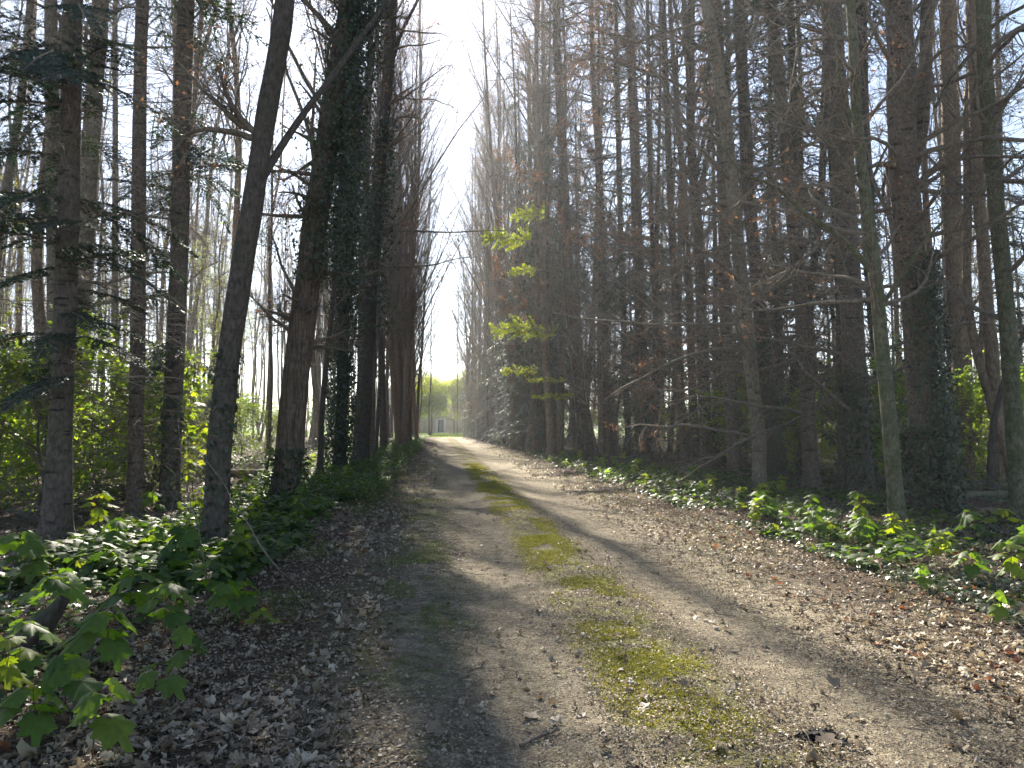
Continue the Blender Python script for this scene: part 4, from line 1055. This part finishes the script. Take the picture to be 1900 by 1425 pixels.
for i in range(26):
    u = rs.choice([rs.uniform(-3.6, 0.2), rs.uniform(2.6, 6)]); y = rs.uniform(3.4, 11); a = rs.uniform(0, 6.28); L = rs.uniform(0.15, 0.5)
    p = onground(np.array([u]), np.array([y]), 0.012)[0]; q = p + np.array([math.cos(a) * L, math.sin(a) * L, 0]); q[2] = float(terrain(q[0], q[1])) + 0.015
    side_n = 'left' if u < 1 else 'right'
    stick('fallen_twig', 'thin fallen twig in the leaf litter on the %s of the track' % side_n, [p, (p + q) / 2 + rs.normal(0, 0.03, 3) * np.array([1, 1, 0]) + np.array([0, 0, .01]), q], rs.uniform(0.003, 0.007), 'twig', side=(3, (0.05, 0.15)), group='twigs in the %s litter' % side_n)
# leaning dead branch on the right, bare bending stem on the left
e = G(1255, 902)
stick('fallen_branch', 'long dead branch slanting down to the track before the pale bowing trunk', [at(1600, 705, 18.6), at(1482, 775, 18), at(1400, 806, 17.6), at(1330, 850, 17.4), e + np.array([0, 0, 0.1])], 0.035, side=(9, (0.5, 1.3)), cat='branch')
stick('bare_stem', 'thin bare bending stem leaning from the leaning tree foot into the bank', [G(548, 1090), at(500, 1035, 6.9), at(440, 940, 7.3), at(402, 880, 7.6), at(382, 855, 7.8)], 0.009, side=(4, (0.15, 0.4)), cat='stem')
stick('bare_stem', 'thin bare sapling stem with side twigs rising at lower left', [G(385, 1110), at(372, 1000, 6.6), at(345, 900, 6.7), at(330, 780, 6.9)], 0.008, side=(14, (0.2, 0.6)), cat='stem')

def log(label, a, b, r, mat='bark_grey', group=None):
    a, b = np.array(a, float), np.array(b, float); rs = np.random.default_rng(int(abs(a[0] * 97)))
    a[2] = float(terrain(a[0], a[1])) + r * 0.75; b[2] = float(terrain(b[0], b[1])) + r * 0.7
    n = 16; s = np.linspace(0, 1, n)[:, None]; P = a * (1 - s) + b * s; P[:, :2] += np.cumsum(rs.normal(0, 0.012, (n, 2)), 0)
    root = thing('fallen_log', label, 'log', tuple(a), group)
    mb = MB(); tubes(mb, P, np.linspace(r, r * 0.8, n), 12, cap=True, bumpy=1 + 0.1 * (rs.random((1, n, 12)) - 0.5)); mb.build('trunk', M[mat], root, True, a)
    mb = MB(); p2, r2 = grow(rs, P[None], np.full((1, n), r), 12, (0.1, 1), (0.3, 1.1), (60, 90), 0.02, 0.12, 6, rfix=0.012)
    tubes(mb, p2, r2, 4); mb.build('branch_stubs', M['twig'], root, False, a)
log('grey fallen log behind the green-tinged trunk, uppermost on the right', (8.6, 17.5, 0), (13.5, 16.5, 0), 0.16)
log('mossy fallen log lying below the grey one at right edge', (8.0, 15.2, 0), (12.5, 15.8, 0), 0.13, 'bark_olive')
log('short cut log with pale end near the forked ivy tree', (7.7, 12.3, 0), (8.3, 12.75, 0), 0.085, 'bark_tan')
log('fallen log lying behind the broad scarred trunk', (6.2, 20.5, 0), (10.2, 21, 0), 0.12, 'bark_dark')
log('thin fallen trunk crossing behind the pale bowing trunk', (4.9, 23.5, 0), (9.2, 22.5, 0), 0.09, 'bark_dark')
log('pale fallen log among dead sticks at the far left edge', (-10.5, 16.5, 0), (-8.0, 14.4, 0), 0.12, 'bark_pale')
log('dark fallen log nearer than the pale one, far left', (-8.9, 13.2, 0), (-7.1, 11.6, 0), 0.07, 'bark_dark')
log('fallen log right of the furrowed leaning trunk, in shade', (-5.6, 20.5, 0), (-8.5, 21.5, 0), 0.16, 'bark_tan')
log('thin pale pole lying in front of the leaning tree', (-5.6, 9.3, 0), (-3.9, 9.9, 0), 0.05, 'bark_pale')

sp_ = ground_at(55, 1215)
root = thing('rotten_stump', 'black rotten leaning stump among seedlings at lower left', 'stump', tuple(sp_))
mb = MB()
q = sp_
trunk_mesh(mb, np.array([q + [-0.25, -0.1, -0.05], q + [-0.08, 0, 0.06], q + [0.06, 0.05, 0.2], q + [0.16, 0.1, 0.36]]), 0.12, 0.035, 4, 1.2, 12, 0.5, 0.04)
for a, l in ((0.3, .45), (-0.8, .4), (2.4, .5), (3.7, .35), (5.2, .4)):
    d = np.array([math.cos(a), math.sin(a), 0]); trunk_mesh(mb, np.array([q + [-.1, 0, .08], q + d * l * .4 + [-.1, 0, .05], q + d * l + [-.1, 0, -.03]]), 0.055, 0.015, 9, 1.0, 8, 0.4, 0.04)
mb.build('stump_wood', M['bark_dark'], root, True, sp_)
# charred scrap with a pale leaf at the bottom
cp_ = ground_at(1520, 1375)
root = thing('charred_scrap', 'blackish ragged scrap of bark with a pale dry leaf, bottom right of centre', 'debris', tuple(cp_))
rs = np.random.default_rng(3); mb = MB(); n = 70
scatter(mb, DRY, cp_ + rs.normal(0, 1, (n, 3)) * np.array([0.06, 0.035, 0.006]) + np.array([-0.01, 0.01, 0.018]), rvec(rs, n, .3) + np.array([.6, .5, .1]), rs.normal(0, .5, (n, 3)) + np.array([0, 0, 1]), rs.uniform(0.02, 0.045, n), curl=rs.normal(0, .6, n))
def flat_mat(name, c, rough=0.8, spec=0.2, nz=None):
    t = NT(name)
    if nz: 
        tc = t.n('ShaderNodeTexCoord'); f = t.noise(tc.outputs['Object'], nz, 5)
        col = t.ramp(f, [(0.3, tuple(q * 0.7 for q in c)), (0.7, tuple(min(1, q * 1.2) for q in c))])
        return t.end(t.pbsdf(col, rough, spec, t.bump(f, 0.3, 0.02)))
    return t.end(t.pbsdf(c, rough, spec))
mb.build('bark_scrap', flat_mat('charred_bark', (0.035, 0.032, 0.03), 0.85, 0.15, 60), root, False, cp_)
mb = MB(); scatter(mb, DRY, cp_[None] + np.array([[0.0, -0.035, 0.035]]), np.array([[0.7, -0.5, -0.15]]), np.array([[0, -.3, 1.0]]), 0.09, curl=np.array([.3])); mb.build('pale_leaf', M['litter'], root, False, cp_)
# big separate dry leaves that stand out on the track
rs = np.random.default_rng(12)
for i, (px, py, lab) in enumerate([
    (690, 1120, 'pale dry leaf lying on dark litter left of the grass strip'), (910, 1365, 'broad dry leaf flat in the left rut near the bottom'),
    (985, 1335, 'crumpled oak-like leaf by the short thick stick'), (425, 1335, 'large curled brown leaf in deep litter, lower left'),
    (565, 1105, 'upturned tan leaf on the left rim of the track'), (1195, 1318, 'white-backed dry leaf beside the lowest moss cushions'),
    (1348, 1212, 'pale lobed leaf lying right of the moss strip'), (815, 1300, 'cream leaf between grass strip and left rut, low down'),
    (1545, 1275, 'pair of pale leaf lobes lying in the sunlit right rut'), (630, 1300, 'small upright pale leaf standing in dark litter'),
    (600, 1325, 'light brown maple leaf spread flat on dark litter'), (815, 1355, 'thick stone-coloured leaf near the bottom of the left litter')]):
    p = ground_at(px, py); p[2] += 0.012; mb = MB()
    scatter(mb, (MAPLE, OAK, DRY)[i % 3], p[None], rvec(rs, 1, .15), np.array([[rs.normal(0, .35), -.35, 1.0]]), rs.uniform(0.07, 0.10), curl=rs.uniform(-.2, .7, 1), fold=rs.uniform(-.2, .5, 1))
    tag(mb.build('dry_leaf', M['litter'], None, False, p), lab, 'leaf')
# scattered stones
for i, (px, py, r, lab) in enumerate([(852, 1232, .016, 'lone pale stone in the dark left litter'), (1000, 955, .02, 'small pale stone beside the moss further up'), (1330, 1168, .022, 'dark flat stone at the moss strip edge'),
                                      (1505, 1335, .014, 'small black stone right of the charred scrap'), (795, 1352, .02, 'rounded buff stone low in the left litter')]):
    p = ground_at(px, py); bm_v = []; rs = np.random.default_rng(i)
    nth, nph = 10, 6; mb = MB()
    th = np.arange(nth) / nth * 6.283; ph = np.linspace(0.15, math.pi - 0.15, nph)
    g = np.stack([np.sin(ph)[:, None] * np.cos(th), np.sin(ph)[:, None] * np.sin(th), np.cos(ph)[:, None] * np.ones(nth) * 0.6], -1) * (r * (0.8 + 0.4 * rs.random((nph, nth, 1)))) + p + np.array([0, 0, r * .3])
    ii = np.arange(nph - 1)[:, None] * nth + np.arange(nth)[None]; jj = np.arange(nph - 1)[:, None] * nth + (np.arange(nth)[None] + 1) % nth
    mb.add(g.reshape(-1, 3), np.stack([ii, jj, jj + nth, ii + nth], -1).reshape(-1, 4), np.array([list(range(nth))[::-1], [(nph - 1) * nth + q for q in range(nth)]]))
    tag(mb.build('stone', M['stone'], None, True, p), lab, 'stone')

# ------------------------------------------------------------------ the house at the end, trees before it, far treeline
def box(mb, x0, x1, y0, y1, z0, z1):
    v = [(x, y, z) for z in (z0, z1) for y in (y0, y1) for x in (x0, x1)]
    mb.add(v, np.array([(0, 2, 3, 1), (4, 5, 7, 6), (0, 1, 5, 4), (2, 6, 7, 3), (0, 4, 6, 2), (1, 3, 7, 5)]))
HY = 140.0; HX = at(818, 790, HY)[0]
house = thing('house', 'pale yellow rendered house with grey roof at the far end of the track', 'house', (HX, HY, 0))
M['render'] = flat_mat('cream_render', (0.52, 0.43, 0.27), 0.9, 0.1, 1.5)
M['trim'] = flat_mat('white_trim', (0.62, 0.60, 0.54), 0.8, 0.2, 3)
M['slate'] = flat_mat('grey_slate', (0.20, 0.19, 0.185), 0.7, 0.3, 4)
M['dark'] = flat_mat('dark_glass', (0.03, 0.035, 0.04), 0.15, 0.6)
M['doorgreen'] = flat_mat('grey_green_door', (0.05, 0.055, 0.05), 0.6, 0.3, 5)
mb = MB(); W = 17
wins = [-14, -10, -6, 6, 10, 14]
xs = sorted([-W, W] + [w - .55 for w in wins] + [w + .55 for w in wins] + [-.6, .6])
def isopen(a, b): return any(abs((a + b) / 2 - w) < .1 for w in wins)
for a, b in zip(xs[:-1], xs[1:]):
    c = (a + b) / 2
    if isopen(a, b): zz = [(0, 1.0), (2.5, 4.0), (5.4, 6.4)]
    elif abs(c) < .1: zz = [(2.5, 4.0), (5.4, 6.4)]
    else: zz = [(0, 6.4)]
    for z0, z1 in zz: box(mb, a, b, 0, 0.4, z0 - (0.2 if z0 == 0 else 0), z1)
box(mb, -W, -W + .4, .4, 9, -.2, 6.4); box(mb, W - .4, W, .4, 9, -.2, 6.4); box(mb, -W + .4, W - .4, 8.6, 9, -.2, 6.4)
mb.build('wall', M['render'], house)
mb = MB(); v = [(-W - .5, -.6, 6.403), (W + .5, -.6, 6.403), (W + .5, 9.6, 6.403), (-W - .5, 9.6, 6.403), (-W + 2, 4.5, 10), (W - 2, 4.5, 10)]
mb.add(v, np.array([(0, 1, 5, 4), (2, 3, 4, 5), (3, 2, 1, 0)]), np.array([(1, 2, 5), (3, 0, 4)])); roof = mb.build('roof', M['slate'], house)
for cx in (-9, 8):
    mb = MB(); box(mb, cx - .45, cx + .45, 4, 4.9, 9, 11.3); box(mb, cx - .55, cx + .55, 3.9, 5.0, 11.302, 11.5); mb.build('chimney', M['trim'], roof)
for w in wins + [0.0]:
    for z0, z1 in (((1.0, 2.5),) if w else ()) + ((4.0, 5.4),):
        hw = .55 if w else .6
        mb = MB(); box(mb, w - hw - .15, w - hw - .002, -.05, .12, z0 - .15, z1 + .15); box(mb, w + hw + .002, w + hw + .15, -.05, .12, z0 - .15, z1 + .15)
        box(mb, w - hw, w + hw, -.05, .12, z1 + .002, z1 + .15); box(mb, w - hw, w + hw, -.08, .12, z0 - .15, z0 - .002)
        box(mb, w - .03, w + .03, .18, .24, z0, z1); fr = mb.build('window', M['trim'], house)
        mb = MB(); box(mb, w - hw, w + hw, .26, .30, z0, z1); mb.build('pane', M['dark'], fr)
mb = MB(); box(mb, -.95, -.602, -.06, .12, -.1, 2.75); box(mb, .602, .95, -.06, .12, -.1, 2.75); box(mb, -.6, .6, -.06, .12, 2.502, 2.75); mb.build('door_surround', M['trim'], house)
mb = MB(); box(mb, -.6, -.02, .2, .26, 0, 2.5); box(mb, .02, .6, .2, .26, 0, 2.5); d_ = mb.build('door', M['doorgreen'], house)
mb = MB(); box(mb, .06, .12, .14, .199, 1.0, 1.12); mb.build('handle', M['dark'], d_)
mb = MB(); box(mb, -1.3, 1.3, -.9, -.002, -.1, .15); mb.build('doorstep', M['trim'], house)

for i, (px, Y, h, lab) in enumerate([(800, 118, 10, 'lime-green leafy tree left of the house door'), (842, 120, 9.5, 'lime-green leafy tree right of the house door'),
                                     (778, 122, 11, 'fresh green tree hiding the left end of the house'), (868, 119, 11, 'fresh green tree hiding the right end of the house')]):
    b = at(px, 800, Y); p = vpath(h, 0.3, 400 + i) + np.array([b[0], Y, 0])
    make_tree('leafy_tree', lab, 'tree', p, 0.14, 0.03, 'bark_grey', 410 + i, limbs=dict(n=34, t=(0.22, 0.98), L=(2.2, 4.2), ang=(50, 80), up=0.03, sub=9, sub2=4), sides=8, step=0.6)
    rs = np.random.default_rng(430 + i); n = 15000
    c = p[-1] * 0.4 + p[0] * 0.6; rv = rvec(rs, n) * (rs.random(n) ** 0.45)[:, None] * np.array([3.6, 3.6, h * 0.36])
    pos = rv + np.array([c[0], c[1], h * 0.60]); kk = vnoise(pos[:, 0] * .9 + 40, pos[:, 2] * .9 + pos[:, 1] * .5, 5) > 0.33; pos = pos[kk]; n = len(pos)
    mb = MB(); scatter(mb, TINY, pos, rvec(rs, n), rvec(rs, n) + np.array([0, 0, .6]), rs.uniform(.16, .3, n))
    tr = [o for o in C.objects if o.name.startswith('leafy_tree')][-1]
    rt = max([o for o in C.objects if o.get('label') == lab], key=lambda o: 1)
    mb.build('crown', M['lime'], rt, False, p[0])
for px, Y, lab, r in ((797, 104, 'thin black upright stem standing in the bright gap, left of the house door', .11), (849, 108, 'thin black upright stem standing right of the house door', .09)):
    b = at(px, 800, Y); p = vpath(22, 0.1, int(px), .15) + np.array([b[0], Y, 0])
    make_tree('slender_tree', lab, 'tree', p, r, .05, 'bark_dark', int(px), limbs=dict(n=36, t=(0.3, .98), L=(1, 2.6), ang=(40, 80), sub=8), brown=300, lime=900, sides=7, step=.6)
# young hornbeam with lime sprays reaching over the track from the right
def spray_tree(label, Y, base_px, sprays, seed):
    rs = np.random.default_rng(seed)
    b = at(base_px[0][0], base_px[0][1], Y); b[2] = float(terrain(b[0], b[1]))
    path = px_path(Y, base_px, top=9)
    root, pts, rad = make_tree('young_hornbeam', label, 'tree', path, 0.07, 0.02, 'bark_grey', seed, limbs=dict(n=14, t=(.3, .98), L=(1, 2.5), sub=6), sides=9)
    base = path[0]; mt, ml = MB(), MB()
    for px, py, w, hgt, dY in sprays:
        tip = at(px - w / 2, py, Y + dY); k = np.argmin(np.abs(pts[0, :, 2] - (tip[2] - .3))); s0 = pts[0, k]
        mid = (tip + s0) / 2 + np.array([0, 0, .25]); line = smooth_path(np.array([s0, mid, tip]), 12)
        tubes(mt, line, np.linspace(.035, .008, 12), 5)
        wl = w / F * Y
        tr_, rr_ = grow(rs, line[None], np.full((1, 12), .01), 60, (max(0, 1 - wl / max(np.linalg.norm(tip - s0), .1)), 1), (wl * .2, wl * .55), (30, 70), 0, .1, 5, rfix=.006, shrink=.5)
        mz = line[-6, 2]; tr_[:, :, 2] = mz + (tr_[:, :, 2] - mz) * min(1, hgt / w * 1.9)
        tubes(mt, tr_, rr_, 3)
        leaves_on(ml, rs, tr_, rr_, int(w * hgt * 0.55) + 300, TINY, (.05, .095), .45)
    mt.build('spray_twigs', M['twig'], root, False, base); ml.build('leaves', M['lime'], root, False, base)
spray_tree('young hornbeam holding sunlit lime sprays over the right verge', 33, [(1075, 850), (1064, 700), (1050, 560), (1040, 400)],
           [(950, 440, 90, 90, -1), (985, 400, 60, 40, 0), (975, 505, 50, 22, 0), (960, 612, 90, 40, -1), (1005, 620, 60, 30, 0)], 501)
spray_tree('lower young hornbeam with flat lime sprays, nearer the stout reddish trunk', 34, [(1112, 848), (1092, 760), (1085, 690), (1080, 640)],
           [(968, 690, 64, 18, -1), (1020, 708, 70, 12, 0), (1028, 740, 74, 12, 0), (1060, 738, 40, 10, 1)], 502)
# far treeline behind the fields
mb = MB(); rs = np.random.default_rng(600)
for i in range(150):
    a = rs.uniform(-1.0, 1.0); Y = rs.uniform(175, 250); x = a * Y * .85
    n = 420; h = rs.uniform(5, 11)
    pos = rvec(rs, n) * (rs.random(n) ** .5)[:, None] * np.array([5.5, 4, h * .5]) + np.array([x, Y, h * .5])
    scatter(mb, TINY, pos, rvec(rs, n), rvec(rs, n), rs.uniform(.5, 1.1, n))
tag(mb.build('far_woodland', M['herb']), 'pale green belt of trees beyond the open field', kind='stuff')

# ------------------------------------------------------------------ thin volume added to stand in for lens veil and sun glow
mb = MB(); box(mb, -470, 470, -75, 465, -1.6, 50)
t = NT('veil_haze_air'); pv = t.n('ShaderNodeVolumePrincipled'); pv.inputs['Color'].default_value = (0.92, 0.95, 1, 1)
pv.inputs['Density'].default_value = 0.0008; pv.inputs['Anisotropy'].default_value = 0.5
t.l(pv.outputs[0], t.out.inputs['Volume'])
tag(mb.build('veil_haze', t.m), 'thin added veil between the trees, standing in for lens glare', kind='stuff')
